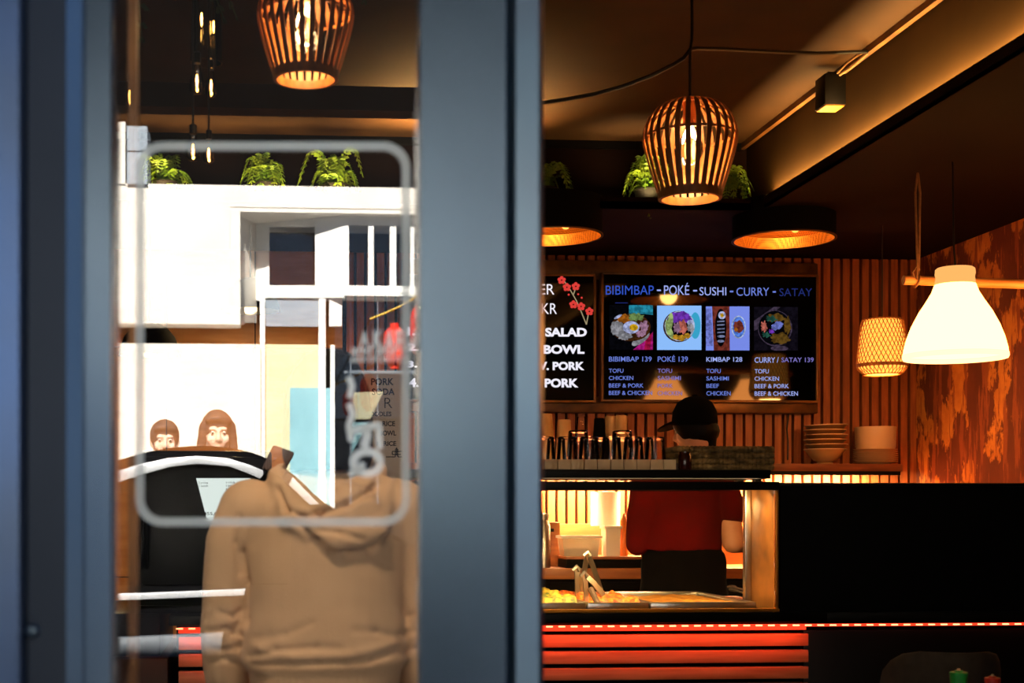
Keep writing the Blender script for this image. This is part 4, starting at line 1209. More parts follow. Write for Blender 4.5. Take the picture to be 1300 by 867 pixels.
# opal lamp hung from a wooden rod
OD = 5.36
k = OD / F
def opal(label, px):
    c = W(px, 340, OD); c.z = W(1212.5, 340, OD).z
    t = thing('opal_pendant_lamp', label, 'pendant lamp', (c.x, OD, c.z - 120 * k), 'white bell pendant lamps along the wooden rod')
    prof = [(25.5, 22), (29, 32), (36, 44), (45, 58), (54, 76), (60, 92), (63.5, 106), (65, 117), (64, 119), (62.5, 117), (61, 106), (57.5, 92), (51.5, 76), (43, 59), (34, 45.5), (27, 33), (23.5, 22)]
    b = MB(); b.lathe([(r * k, -z * k) for r, z in prof + prof[:1]], (c.x, OD, c.z), 48); b.build('shade', 'opal_light', t)
    b = MB(); b.lathe([(r * k, -z * k) for r, z in ((65.1, 113), (65.4, 117), (64.2, 119.6), (62, 117.2), (62, 113), (65.1, 113))], (c.x, OD, c.z), 48); b.build('rim', 'opal_rim', t)
    b = MB(); b.lathe([(0, .5 * k), (22 * k, 0), (24.5 * k, -2 * k), (25 * k, -8 * k), (24 * k, -12 * k), (24.5 * k, -16 * k), (25.5 * k, -22 * k), (23.5 * k, -22 * k), (0, -14 * k)], (c.x, OD, c.z), 48); b.build('neck', 'opal_neck', t)
    b = MB(); b.ball((c.x, OD, c.z - 70 * k), .05, 16); b.build('bulb', 'bulb_glow', t)
    cord(t, [(c.x, OD, c.z), (c.x, OD + .0, c.z + .02), (c.x, OD + .01, W(1212, 349, OD).z + .11), (c.x, OD + .02, ZS)], .004)
opal('large white bell-shaped glass pendant lamp hanging at the right', 1212.5)
opal('second white bell lamp on the rod, mirrored as an orange glow in the menu screen', 1396)
RD = OD + .20
pa, pb = W(1147, 355.5, RD), W(1420, 365, RD)
t = thing('wooden_rod', 'round wooden rod hung on a doubled cord behind the big white lamp', 'rod', (pa.x, RD, pa.z))
b = MB(); b.tube([pa, pb], 6.2 * RD / F, 16); b.build('rod', 'dowel', t)
ph = W(1165, 353, RD)
tp = Vector((ph.x, RD, ZS))
b = MB()
b.tube([ph + Vector((-.012, -.02, -.01)), ph + Vector((-.010, -.018, .04)), tp + Vector((-.010, 0, -.08)), tp + Vector((-.002, 0, -.01)), tp], .0045, 6)
b.tube([ph + Vector((.012, .02, -.01)), ph + Vector((.010, .01, .05)), tp + Vector((.010, 0, -.08)), tp + Vector((.002, 0, -.01)), tp], .0045, 6)
b.build('hanging_cord', 'cord_rope', t)
b = MB(); b.tube([ph + Vector((.022 * cos(a) * .3 - .004, .022 * sin(a), -.012 + .024 * cos(a))) for a in [i * PI / 8 for i in range(17)]], .004, 6)
b.tube([ph + Vector((-.02, -.015, .0)), ph + Vector((-.03, -.02, .02)), ph + Vector((-.012, -.02, .045)), ph + Vector((.004, -.01, .03))], .0035, 6); b.build('knot', 'cord_rope', t)
b = MB(); x2 = pb.x - .1; b.tube([(x2, RD, pb.z), (x2, RD, ZS)], .0045, 6); b.build('hanging_cord', 'cord_rope', t)

# black drum lamps with gold perforated lining
def drum(label, px, y_rim, w, D, h=.16, power=7):
    k = D / F; c = W(px, y_rim, D); r = w / 2 * k
    t = thing('drum_pendant_lamp', label, 'pendant lamp', (c.x, D, c.z), 'black drum pendant lamps')
    b = MB(); b.lathe([(0, h), (r, h), (r, 0), (r - .006, 0), (r - .006, h - .006), (0, h - .006)], (c.x, D, c.z), 56); b.build('drum', 'black_matt', t)
    b = MB(); b.lathe([(r - .008, .001), (r * .93, h * .3), (r * .55, h * .62), (0, h * .66)], (c.x, D, c.z), 56); b.build('lining', 'gold_perforated', t)
    b = MB(); b.lathe([(r - .008, .0), (r + .003, .0), (r + .003, .006), (r - .008, .006), (r - .008, 0)], (c.x, D, c.z), 56); b.build('rim', 'bronze', t)
    b = MB()
    for dx in (-.45, .35): b.ball((c.x + dx * r, D + .3 * r, c.z + h * .42), .022, 12)
    b.build('bulb', 'drum_bulb', t)
    cord(t, [(c.x, D, c.z + h), (c.x, D, ZS if D > DR else ZS)], .006)
    point('drum_lamp_light', (c.x, D, c.z + .025), power, WARM, .05)
    return t
def drum_z(label, px, y_rim, w, D, **kw): return drum(label, px, y_rim, w, D, **kw)
drum('black drum pendant lamp with glowing gold lining, right of the bamboo lamp', 995, 305, 130, 6.42, h=.17, power=4)
drum('black drum pendant lamp with gold lining, half behind the middle post', 700, 301, 130, 6.42, h=.17, power=4)
# far left dome lamp over the wooden panelling
D_ = 6.6; c = W(190, 452, D_); k = D_ / F
t = thing('dome_pendant_lamp', 'black dome pendant lamp in front of the orange wood panelling, behind the window glass', 'pendant lamp', (c.x, D_, c.z))
b = MB(); b.lathe([(0, 44 * k), (8 * k, 43 * k), (22 * k, 36 * k), (32 * k, 24 * k), (37 * k, 10 * k), (39 * k, 0), (37 * k, 0), (34 * k, 12 * k), (22 * k, 31 * k), (0, 40 * k)], (c.x, D_, c.z), 40); b.build('dome', 'black_matt', t)
b = MB(); b.ball((c.x, D_, c.z + 14 * k), .03, 12); b.build('bulb', 'bulb_glow', t)
cord(t, [(c.x, D_, c.z + 44 * k), (c.x, D_, ZS)])
point('dome_lamp_light', (c.x, D_, c.z + 6 * k), 16, WARM2, .03)
t = dup(t, (W(318, 395, 6.8).x, 6.8, W(318, 395, 6.8).z), 'added black dome pendant lamp higher up, lighting the middle of the orange wood panelling')  # second dome added behind the reflection to light the panelling
point('dome_lamp_light', W(318, 391, 6.8), 22, WARM2, .03)
# glass filament bulbs hanging behind the window, left
def edison(label, px, y_top, y_bot, D, w):
    k = D / F; c = W(px, y_bot, D); H = (y_bot - y_top) * k; r = w / 2 * k
    t = thing('filament_bulb_pendant', label, 'pendant lamp', (c.x, D, c.z), 'bare filament bulbs hanging behind the window')
    b = MB(); b.lathe([(0, 0), (r * .55, r * .12), (r * .9, r * .5), (r, r), (r * .8, H * .55), (r * .5, H * .8), (r * .4, H)], (c.x, D, c.z), 24); b.build('bulb', 'bulb_glass', t)
    b = MB(); b.lathe([(0, H * .98), (r * .45, H * .98), (r * .48, H * 1.3), (r * .2, H * 1.36), (0, H * 1.36)], (c.x, D, c.z), 16); b.build('socket', 'black_metal', t)
    b = MB(); b.ball((c.x, D, c.z + H * .42), (1.5 * k, 1.5 * k, H * .22), 10); b.ball((c.x + .5 * k, D, c.z + H * .14), (1.3 * k, 1.3 * k, H * .06), 8); b.build('filament', 'filament', t)
    cord(t, [(c.x, D, c.z + H * 1.34), (c.x, D, ZC)], .003)
    return t
edison('filament bulb alone at the left edge of the window glass', 164, 103, 134, 4.0, 10)
edison('upper left bulb of the pair hanging beside the bigger bamboo lamp', 250, 80, 120, 3.9, 20)
edison('upper right bulb of the pair hanging beside the bigger bamboo lamp', 268, 88, 124, 4.1, 15)
edison('lower left bulb, just over the frosted line on the window', 245, 170, 205, 3.8, 20)
edison('lower right bulb, just over the frosted line on the window', 265, 176, 208, 4.05, 16)
# long clear glass tube lamp
D_ = 4.0; k = D_ / F
for px, lb, ya, yb in ((262, 'long clear glass cylinder lamp hanging from above beside the bigger bamboo lamp', -30, 80),):
    c = W(px, yb, D_); H = (yb - ya) * k
    t = thing('glass_tube_pendant', lb, 'pendant lamp', (c.x, D_, c.z))
    b = MB(); b.lathe([(20 * k, 0), (19 * k, H * .5), (14 * k, H), (13 * k, H), (18 * k, H * .5), (19 * k, 0), (20 * k, 0)], (c.x, D_, c.z), 28); b.build('glass_tube', 'bulb_glass', t)
    b = MB(); b.ball((c.x - 6 * k, D_, c.z + 55 * k), (1.4 * k, 1.4 * k, 9 * k), 10); b.ball((c.x + 9 * k, D_, c.z + 46 * k), (1.2 * k, 1.2 * k, 8 * k), 10); b.build('filament', 'filament', t)
    b = MB(); b.lathe([(0, H), (14 * k, H), (14 * k, H + .05), (0, H + .05)], (c.x, D_, c.z), 20); b.build('cap', 'black_metal', t)
    cord(t, [(c.x, D_, c.z + H + .04), (c.x, D_, ZC)], .003)

# ------------------------------------------------------------------ ferns
def frond(b, base, az, length, rise, droop, w=.045, n=16, lw=.012):
    rad = Vector((cos(az), sin(az), 0)); tan = Vector((-sin(az), cos(az), 0))
    pts = []
    for i in range(n + 1):
        u = i / n
        pts.append(Vector(base) + rad * length * u * (1 - .12 * u) + Vector((0, 0, rise * sin(PI * min(1, u * 1.05) * .75) - droop * u * u)))
    b.tube(pts[::2] if n % 2 == 0 else pts, .0016, 4)
    for i in range(1, n + 1):
        u = i / n; t = (pts[i] - pts[i - 1]).normalized()
        ll = w * (sin(PI * (.12 + .86 * u)) ** .7)
        for sg in (1, -1):
            out = (tan * sg + t * .35).normalized(); nn = t.cross(out)
            tip = pts[i] + out * ll - Vector((0, 0, ll * .15))
            m = pts[i] + out * ll * .5
            b.poly([pts[i] - t * .001, m - t * lw * .5 + nn * .001, tip, m + t * lw * .5 + nn * .001])
def fern(label, px, y_base, D, size, m='fern', seed=0, n=18, hang=False, group=None):
    rr = random.Random(seed)
    c = W(px, y_base, D)
    t = thing('potted_fern', label, 'fern', (c.x, D, c.z), group)
    b = MB()
    z0 = c.z + (.07 if not hang else .12)
    for i in range(n):
        az = 2 * PI * i / n + rr.uniform(-.2, .2)
        L = size * rr.uniform(.7, 1.1)
        if hang: frond(b, (c.x, D, z0), az, L, size * rr.uniform(.15, .5), size * rr.uniform(.5, 1.0), w=size * .16, n=18, lw=size * .05)
        else: frond(b, (c.x, D, z0), az, L * rr.uniform(.35, 1.0), size * rr.uniform(.35, .95), size * rr.uniform(.3, .9), w=size * .2, n=16, lw=size * .075)
    b.build('fronds', m, t, smooth=0, recalc=False)
    b = MB(); r = .06 if not hang else .09; h = .08 if not hang else .13
    b.lathe([(0, 0), (r * .75, 0), (r, h), (r + .004, h), (r + .004, h + .006), (r - .006, h + .006), (r - .01, h - .01), (0, h - .01)], (c.x, D, c.z), 24); b.build('pot', 'pot_black', t)
    if hang:
        b = MB()
        for a in (0, 2.1, 4.2): b.tube([(c.x + r * cos(a), D + r * sin(a), c.z + h), (c.x, D, min(ZC - .001, c.z + h + .35))], .0025, 5)
        if c.z + h + .35 < ZC: b.tube([(c.x, D, c.z + h + .35), (c.x, D, ZC)], .0025, 5)
        b.build('hanger', 'cord_black', t)
    return t
FD = DR + .15
zl = ZS + .03
g = 'ferns on the ledge at the back of the raised ceiling'
for px, sz, sd, lb in ((208, .20, 1, 'green fern on the ceiling ledge, at the left edge of the window'), (338, .19, 2, 'green fern on the ceiling ledge below the bigger bamboo lamp'), (425, .22, 3, 'widest green fern on the ceiling ledge, near the rounded corner of the frosted line'),
                       (690, .19, 4, 'green fern on the ceiling ledge, peeking out beside the middle post'), (822, .20, 5, 'bright green fern on the ledge left behind the bamboo lamp'), (925, .18, 6, 'dark green fern on the ledge right behind the bamboo lamp')):
    o = fern(lb, px, 250, FD, sz, 'fern', sd, group=g)
    o.location.z = zl
for px, yb, D_, sz, sd, lb in ((140, -62, 3.6, .40, 11, 'dark hanging fern above the left end of the frosted line'), (500, -64, 3.7, .40, 12, 'dark hanging fern between the bigger bamboo lamp and the middle post')):
    fern(lb, px, yb, D_, sz, 'fern_dark', sd, n=20, hang=True, group='dark ferns hanging near the window')

# ------------------------------------------------------------------ chair and table at the lower right
def chair(label, px, y_top, D, yaw, wpx=148):
    k = D / F; c = W(px, y_top, D)
    t = thing('dining_chair', label, 'chair', (c.x, D, 0), 'dark upholstered chairs at the lower right')
    w = wpx * k; zt = c.z; sh = .47
    M = Matrix.Translation((c.x, D, 0)) @ Matrix.Rotation(yaw, 4, 'Z')
    def T(b): bmesh.ops.transform(b.bm, matrix=M, verts=b.bm.verts)
    # curved back: rounded outline bent around the sitter
    b = MB(); n = 24; rows = 10; h = zt - sh - .05; r0 = w * .28
    def half(v):
        z = v * h; top = h - z
        return w / 2 * (1 if top > r0 else math.sqrt(max(.0, 1 - ((r0 - top) / r0) ** 2)) * .45 + .55) * (.86 + .14 * min(1, v * 1.6))
    for off, flip in ((0, 1), (.045, -1)):
        pass
    g_ = [[None] * (n + 1) for _ in range(2 * (rows + 1))]
    for s_ in range(2):
        for j in range(rows + 1):
            v = 1 - (1 - j / rows) ** 1.6
            for i in range(n + 1):
                u = -1 + 2 * i / n
                x = half(v) * u
                edge = max(abs(u) ** 8, v ** 14)
                th = .05 * (1 - edge) * .5 + .004
                y = -.22 + .16 * (x / (w / 2)) ** 2 - .06 * v + (th if s_ else -th)
                g_[s_ * (rows + 1) + j][i] = b.bm.verts.new((x, y, sh + .05 + v * h))
    R_ = rows + 1
    for s_ in range(2):
        for j in range(rows):
            for i in range(n):
                q = [g_[s_ * R_ + j][i], g_[s_ * R_ + j][i + 1], g_[s_ * R_ + j + 1][i + 1], g_[s_ * R_ + j + 1][i]]
                b.bm.faces.new(q)
    for i in range(n):
        b.bm.faces.new((g_[0][i], g_[0][i + 1], g_[R_][i + 1], g_[R_][i])); b.bm.faces.new((g_[rows][i], g_[rows][i + 1], g_[R_ + rows][i + 1], g_[R_ + rows][i]))
    for j in range(rows):
        b.bm.faces.new((g_[j][0], g_[j + 1][0], g_[R_ + j + 1][0], g_[R_ + j][0])); b.bm.faces.new((g_[j][n], g_[j + 1][n], g_[R_ + j + 1][n], g_[R_ + j][n]))
    T(b); b.build('backrest', 'upholstery', t, smooth=60)
    b = MB(); b.box(-w / 2 * .92, w / 2 * .92, -.22, .24, sh - .06, sh + .03, .025); T(b); b.build('seat', 'upholstery', t, smooth=60)
    for sx in (-1, 1):
        b = MB(); b.tube([(sx * w * .36, -.16, sh + .1), (sx * w * .38, -.19, sh - .05), (sx * w * .42, -.24, 0)], [.016, .016, .011], 10); T(b); b.build('leg', 'black_metal', t)
        b = MB(); b.tube([(sx * w * .38, .18, sh - .05), (sx * w * .42, .24, 0)], [.016, .011], 10); T(b); b.build('leg', 'black_metal', t)
    return t
chair('dark upholstered chair with a rounded back in front of the counter, at the lower right', 1178, 818, 4.5, -.10, 152)
chair('dark chair cut by the right edge of the photo, beyond the bottles', 1338, 831, 4.55, .1, 130)
# table with two bottles
D_ = 3.7
zt = .76
c = W(1240, 860, D_)
t = thing('cafe_table', 'black cafe table under the green and red capped bottles', 'table', (c.x + .1, D_ - .05, 0))
b = MB(); b.lathe([(0, zt - .03), (.33, zt - .03), (.34, zt - .015), (.33, zt), (0, zt)], (c.x + .1, D_ - .05, 0), 40); b.build('tabletop', 'black_paint', t)
b = MB(); b.lathe([(0, .0), (.2, 0), (.2, .012), (.03, .03), (.028, zt - .04), (.1, zt - .03), (0, zt - .03)], (c.x + .1, D_ - .05, 0), 28); b.build('pedestal', 'black_metal', t)
for px, yt, m, lb, w in ((1217, 853, 'green_cap', 'sauce bottle with a green cap on the table in front of the chair', 23), (1260, 860, 'red_cap', 'sauce bottle with a red cap on the table, right of the green-capped one', 20)):
    k = D_ / F; p = W(px, yt, D_); r = w / 2 * k
    t = thing('sauce_bottle', lb, 'bottle', (p.x, D_, zt))
    hz = p.z
    b = MB(); b.lathe([(0, 0), (r * 1.25, 0), (r * 1.3, .01), (r * 1.3, (hz - zt) * .62), (r * .8, (hz - zt) * .8), (r * .75, hz - zt - .03), (0, hz - zt - .03)], (p.x, D_, zt), 24); b.build('body', 'sauce', t)
    b = MB(); b.lathe([(0, -.05), (r * .86, -.05), (r, -.002), (r * .9, 0), (r * .5, 0), (r * .42, .004), (0, .004)], (p.x, D_, hz), 24); b.build('cap', m, t)
    b = MB(); b.lathe([(0, 0), (r * .22, 0), (r * .15, .006), (0, .006)], (p.x, D_, hz + .003), 12); b.build('spout', 'cream_block', t)

# ------------------------------------------------------------------ people
def remesh(b, voxel, smooth=4, fac=.5, disp=None):
    me = bpy.data.meshes.new('r'); b.bm.to_mesh(me); b.bm.free()
    o = bpy.data.objects.new('r', me); C.objects.link(o)
    m = o.modifiers.new('r', 'REMESH'); m.mode = 'VOXEL'; m.voxel_size = voxel
    if smooth:
        s = o.modifiers.new('s', 'SMOOTH'); s.iterations = smooth; s.factor = fac
    dg = bpy.context.evaluated_depsgraph_get()
    out = bpy.data.meshes.new_from_object(o.evaluated_get(dg))
    bpy.data.objects.remove(o); bpy.data.meshes.remove(me)
    if disp:
        nn = [v.normal.copy() for v in out.vertices]
        for v, n_ in zip(out.vertices, nn): v.co += n_ * disp(v.co, n_)
    return out
def limb(b, pts, rs, n=16):
    """tapering limb: rounded pieces from joint to joint, swallowed into one surface by the remesh"""
    pts = [Vector(p) for p in pts]
    dense, rad = [], []
    for i in range(len(pts) - 1):
        m = max(2, int((pts[i + 1] - pts[i]).length / .03))
        for j in range(m):
            u = j / m; dense.append(pts[i].lerp(pts[i + 1], u)); rad.append(rs[i] + (rs[i + 1] - rs[i]) * u)
    dense.append(pts[-1]); rad.append(rs[-1])
    b.tube(dense, rad, n)
    b.ball(pts[0], rs[0], n); b.ball(pts[-1], rs[-1], n)
    for p, r in zip(pts[1:-1], rs[1:-1]): b.ball(p, r, n)
def rings(b, levels, n=36):
    """closed stack of ellipses: (cx, cy, z, rx, ry)"""
    R_ = [[b.bm.verts.new((cx + rx * cos(2 * PI * i / n), cy + ry * sin(2 * PI * i / n), z)) for i in range(n)] for cx, cy, z, rx, ry in levels]
    for A, B in zip(R_, R_[1:]):
        for i in range(n): b.bm.faces.new((A[i], A[(i + 1) % n], B[(i + 1) % n], B[i]))
    b.bm.faces.new(R_[0]); b.bm.faces.new(R_[-1])
def hand(b, wrist, dirv, palm, s=1.0, curl=.5, thumb=1):
    """palm, four bent fingers of unequal length and a thumb from the side of the palm"""
    d = Vector(dirv).normalized(); pn = Vector(palm); pn = (pn - d * pn.dot(d)).normalized(); sd = d.cross(pn) * thumb
    w = Vector(wrist)
    for q in (-.028, -.010, .010, .028): limb(b, [w + sd * q * .6 * s, w + d * .085 * s + sd * q * s], [.015 * s, .0125 * s], 8)
    for q, L in zip((.030, .010, -.010, -.029), (.072, .080, .075, .058)):
        p = w + d * .09 * s + sd * q * s; pts = [p]; dd = d.copy()
        for j, fr in enumerate((.45, .32, .23)):
            dd = (dd + pn * curl * (.35 + .25 * j)).normalized(); p = p + dd * L * fr * s; pts.append(p)
        limb(b, pts, [.0095 * s, .009 * s, .0082 * s, .007 * s], 8)
    limb(b, [w + d * .03 * s + sd * .026 * s, w + d * .062 * s + sd * .050 * s + pn * .012 * s, w + d * .09 * s + sd * .058 * s + pn * .028 * s], [.013 * s, .0105 * s, .0085 * s], 8)
def head(b, c, face, s=1.0):
    """skull, jaw, nose, lips, brows, ears around the centre c, looking along face"""
    f = Vector(face).normalized(); sd = f.cross(Vector((0, 0, 1))).normalized(); up = sd.cross(f)
    def P(x, y, z): return Vector(c) + (sd * x + f * y + up * z) * s
    b.ball(P(0, -.010, .022), (.079 * s, .079 * s, .098 * s), 20)
    limb(b, [P(0, .025, -.03), P(0, .046, -.085)], [.060 * s, .034 * s], 14)
    limb(b, [P(-.04, .01, -.055), P(0, .048, -.090), P(.04, .01, -.055)], [.026 * s, .022 * s, .026 * s], 10)
    limb(b, [P(0, .078, .018), P(0, .098, -.022)], [.009 * s, .014 * s], 8)
    for x in (-.012, .012): b.ball(P(x, .088, -.026), .010 * s, 8)
    limb(b, [P(-.018, .076, -.052), P(0, .083, -.050), P(.018, .076, -.052)], [.006 * s, .008 * s, .006 * s], 8)
    limb(b, [P(-.015, .074, -.062), P(0, .081, -.063), P(.015, .074, -.062)], [.006 * s, .008 * s, .006 * s], 8)
    for x in (-1, 1):
        limb(b, [P(x * .015, .076, .036), P(x * .045, .064, .036)], [.009 * s, .008 * s], 8)
        b.ball(P(x * .042, .052, -.022), .022 * s, 10)
        limb(b, [P(x * .078, -.008, .025), P(x * .082, -.012, .0), P(x * .076, -.004, -.025)], [.014 * s, .011 * s, .009 * s], 8)
    return P

# --- the person in the beige hoodie, seen from behind
HD = 3.2; k = HD / F
def H(px, py, dy=0): return W(px, py, HD) + Vector((0, dy, 0)) if dy == 0 else (W(px, py, HD) + Vector((0, dy, 0)))
cx = W(412, 600, HD).x
base = Vector((cx, HD, 0))
who = thing('person', 'person in a beige hoodie with dark hair, seen from behind through the window', 'person', base)
b = MB()
zh = W(412, 520, HD).z
head(b, (cx + .005, HD + .01, zh), (0, 1, -.05), 1.05)
limb(b, [(cx, HD, zh - .06), (cx, HD + .01, W(412, 612, HD).z)], [.058, .065])
hipz = .94
rings(b, [(cx, HD, hipz - .06, .13, .10), (cx, HD, hipz + .02, .165, .12), (cx, HD, 1.12, .15, .105), (cx, HD, 1.32, .165, .11), (cx, HD, 1.44, .165, .095), (cx, HD, 1.51, .09, .07)])
arms = {}
for s_ in (-1, 1):
    sh_ = Vector((cx + s_ * .185, HD, 1.44)); el = Vector((cx + s_ * .222, HD + .03, 1.15)); wr = Vector((cx + s_ * .205, HD + .13, .91))
    arms[s_] = (sh_, el, wr)
    limb(b, [sh_, el, wr], [.046, .034, .026])
    hand(b, wr, (-.05 * s_, .15, -1), (-s_, .2, 0), 1.0, .45, 1 if s_ > 0 else -1)
    hp = Vector((cx + s_ * .095, HD, hipz)); kn = Vector((cx + s_ * .105, HD + .02, .50)); an = Vector((cx + s_ * .11, HD - .01, .09))
    limb(b, [hp, kn, an], [.088, .056, .036]); limb(b, [an + Vector((0, -.02, -.045)), an + Vector((s_ * .02, .16, -.06))], [.038, .03], 10)
link('body', remesh(b, .0075, 3), 'skin', who, smooth=180)
# hoodie
zz = lambda py: W(412, py, HD).z
b = MB()
rings(b, [(cx, HD, zz(872), .168, .125), (cx, HD, zz(852), .172, .128), (cx, HD, zz(838), .188, .140), (cx, HD, zz(815), .186, .138), (cx, HD, zz(770), .180, .132), (cx, HD, zz(710), .186, .132), (cx, HD, zz(665), .196, .128), (cx, HD, zz(640), .195, .115), (cx, HD, zz(624), .165, .098), (cx, HD, zz(612), .115, .085), (cx, HD + .005, zz(600), .085, .078)])
for s_ in (-1, 1):
    sh_, el, wr = arms[s_]
    q = [Vector((cx + s_ * .165, HD, zz(648))), Vector((cx + s_ * .212, HD, zz(690))), Vector((cx + s_ * .222, HD + .01, zz(740))), Vector((cx + s_ * .228, HD + .025, zz(800))), Vector((cx + s_ * .222, HD + .06, zz(850))), wr + Vector((0, -.01, .03))]
    limb(b, q, [.072, .056, .053, .052, .052, .042])
    limb(b, [wr + Vector((0, -.005, .035)), wr + Vector((0, .005, -.02))], [.036, .035])
hy = HD - .105
limb(b, [W(352, 606, HD) + Vector((0, -.03, 0)), W(372, 655, HD) + Vector((0, -.10, 0)), W(425, 682, HD) + Vector((0, -.115, 0)), W(468, 672, HD) + Vector((0, -.105, 0)), W(487, 620, HD) + Vector((0, -.03, 0))], [.026, .040, .044, .040, .026])
b.ball(W(428, 655, HD) + Vector((0, -.095, 0)), (.098, .055, .078), 20)
limb(b, [W(358, 602, HD) + Vector((0, .03, 0)), W(372, 618, HD) + Vector((0, -.055, 0)), W(415, 632, HD) + Vector((0, -.085, 0)), W(460, 618, HD) + Vector((0, -.055, 0)), W(480, 598, HD) + Vector((0, .03, 0))], [.024, .028, .030, .028, .024])
limb(b, [W(360, 600, HD) + Vector((0, .03, 0)), W(395, 612, HD) + Vector((0, .09, 0)), W(440, 612, HD) + Vector((0, .09, 0)), W(478, 598, HD) + Vector((0, .03, 0))], [.024, .026, .026, .024])
creases = []
def crease(pts, depth, w):
    P_ = [W(px, py, HD - .11) for px, py in pts]
    for a, z in zip(P_, P_[1:]): creases.append((a.x, a.z, z.x, z.z, depth, w))
crease([(372, 660), (398, 686), (414, 700)], -.010, .008); crease([(398, 672), (430, 676), (458, 684)], -.007, .006); crease([(352, 620), (362, 645), (384, 655), (405, 652), (440, 640), (478, 618)], -.012, .007)
crease([(414, 701), (440, 704), (470, 700), (490, 682)], -.010, .007)
crease([(316, 836), (350, 826), (400, 820), (430, 822)], -.006, .007); crease([(320, 846), (400, 840), (470, 838), (508, 826)], -.007, .007); crease([(325, 812), (360, 806), (395, 790)], -.004, .008); crease([(508, 812), (480, 802), (450, 800)], -.004, .008)
crease([(330, 824), (372, 834), (440, 832), (500, 818)], .005, .010)
for q in ([(262, 806), (285, 802), (304, 812)], [(262, 826), (282, 832), (302, 826)], [(266, 848), (284, 842), (300, 850)], [(276, 780), (294, 786), (308, 778)], [(292, 812), (300, 800), (311, 790)]): crease(q, -.005, .006)
for q in ([(512, 806), (520, 812), (530, 806)], [(510, 832), (522, 836), (532, 830)], [(516, 780), (524, 786), (532, 782)]): crease(q, -.004, .006)
crease([(303, 655), (299, 690), (303, 730)], -.006, .006); crease([(308, 700), (313, 740), (312, 800)], -.008, .005); crease([(350, 625), (340, 660), (320, 690)], -.003, .012)
def wrinkle(p, n_):
    d = .0030 * noise.noise(Vector((p.x * 9, p.y * 9, p.z * 5))) + .0014 * noise.noise(Vector((p.x * 26, p.y * 22, p.z * 15)))
    if n_.y < .25:
        for ax, az, bx, bz, dep, w in creases:
            vx, vz = bx - ax, bz - az; L2 = vx * vx + vz * vz
            u = max(0, min(1, ((p.x - ax) * vx + (p.z - az) * vz) / L2))
            q = (p.x - ax - u * vx) ** 2 + (p.z - az - u * vz) ** 2
            if q < 9 * w * w: d += dep * math.exp(-q / (w * w))
    zr = zz(855)
    if p.z < zr and abs(p.x - cx) < .17: d += .0015 * sin(p.x * 900) * (1 if n_.y < .4 else 0)
    return d
link('hoodie', remesh(b, .0065, 5, .5, wrinkle), 'cream_cloth', who, smooth=180)
b = MB()
for s_ in (-1, 1):
    limb(b, [(cx + s_ * .088, HD, hipz + .02), (cx + s_ * .105, HD + .02, .50), (cx + s_ * .11, HD - .005, .07)], [.105, .085, .068])
rings(b, [(cx, HD, hipz - .05, .165, .125), (cx, HD, hipz + .06, .168, .128), (cx, HD, zz(858), .160, .122)])
link('trousers', remesh(b, .010, 3), 'trouser', who, smooth=180)
for s_ in (-1, 1):
    b = MB(); limb(b, [(cx + s_ * .11, HD - .05, .05), (cx + s_ * .12, HD + .08, .045), (cx + s_ * .13, HD + .19, .035)], [.05, .048, .036]); b.box(cx + s_ * .12 - .05, cx + s_ * .12 + .05, HD - .1, HD + .22, 0, .03, .012)
    link('shoe', remesh(b, .008, 3), 'white_plastic', who, smooth=180)
b = MB()
hr = [(598, 52), (580, 58), (555, 58), (525, 57), (495, 53), (470, 45), (452, 31), (444, 17)]
rings(b, [(cx + .006, HD - .012, zz(py), r * k, r * k * .92) for py, r in hr])
def strands(p, n_): return .005 * noise.noise(Vector((p.x * 40, p.y * 40, p.z * 4)))
hm = remesh(b, .007, 4, .5, strands)
link('hair', hm, 'hair_black', who, smooth=180)

# --- the worker behind the glass case
KD = 6.32; k = KD / F
cx = W(868, 640, KD).x; fl = .25
wk = thing('person', 'kitchen worker in a dark red T-shirt and black cap, standing behind the glass case', 'person', (cx, KD, fl))
zz = lambda py: W(868, py, KD).z
b = MB()
hc = W(880, 543, KD)
hdir = Vector((-.72, .62, -.30))
head(b, hc, hdir, 1.0)
limb(b, [hc + Vector((.02, -.03, -.05)), W(884, 592, KD)], [.056, .062])
rings(b, [(cx, KD, zz(735), .13, .1), (cx, KD, zz(700), .15, .11), (cx, KD, zz(660), .14, .1), (cx, KD, zz(618), .165, .105), (cx, KD, zz(597), .15, .085), (cx + .03, KD, zz(586), .08, .06)])
shR, elR, wrR, = W(918, 606, KD), W(926, 688, KD) + Vector((0, -.05, 0)), W(968, 692, KD) + Vector((0, .10, 0))
shL, elL, wrL = W(818, 606, KD), W(812, 682, KD) + Vector((0, .02, 0)), W(838, 700, KD) + Vector((0, .24, 0))
limb(b, [shR, elR, wrR], [.056, .050, .033]); hand(b, wrR, wrR - elR, (0, 0, -1), 1.0, .8, 1)
limb(b, [shL, elL, wrL], [.056, .048, .033]); hand(b, wrL, wrL - elL, (0, 0, -1), 1.0, .6, -1)
for s_ in (-1, 1):
    limb(b, [(cx + s_ * .09, KD, zz(720)), (cx + s_ * .1, KD + .02, fl + .48), (cx + s_ * .1, KD - .01, fl + .09)], [.09, .056, .037]); limb(b, [(cx + s_ * .1, KD - .04, fl + .045), (cx + s_ * .11, KD + .16, fl + .03)], [.038, .03], 10)
link('body', remesh(b, .008, 3), 'skin', wk, smooth=180)
b = MB()
rings(b, [(cx - .01, KD, zz(698), .185, .13), (cx - .01, KD, zz(680), .182, .128), (cx, KD, zz(645), .180, .122), (cx, KD, zz(618), .190, .118), (cx, KD, zz(600), .175, .1), (cx + .02, KD, zz(590), .12, .085), (cx + .04, KD, zz(582), .07, .065)])
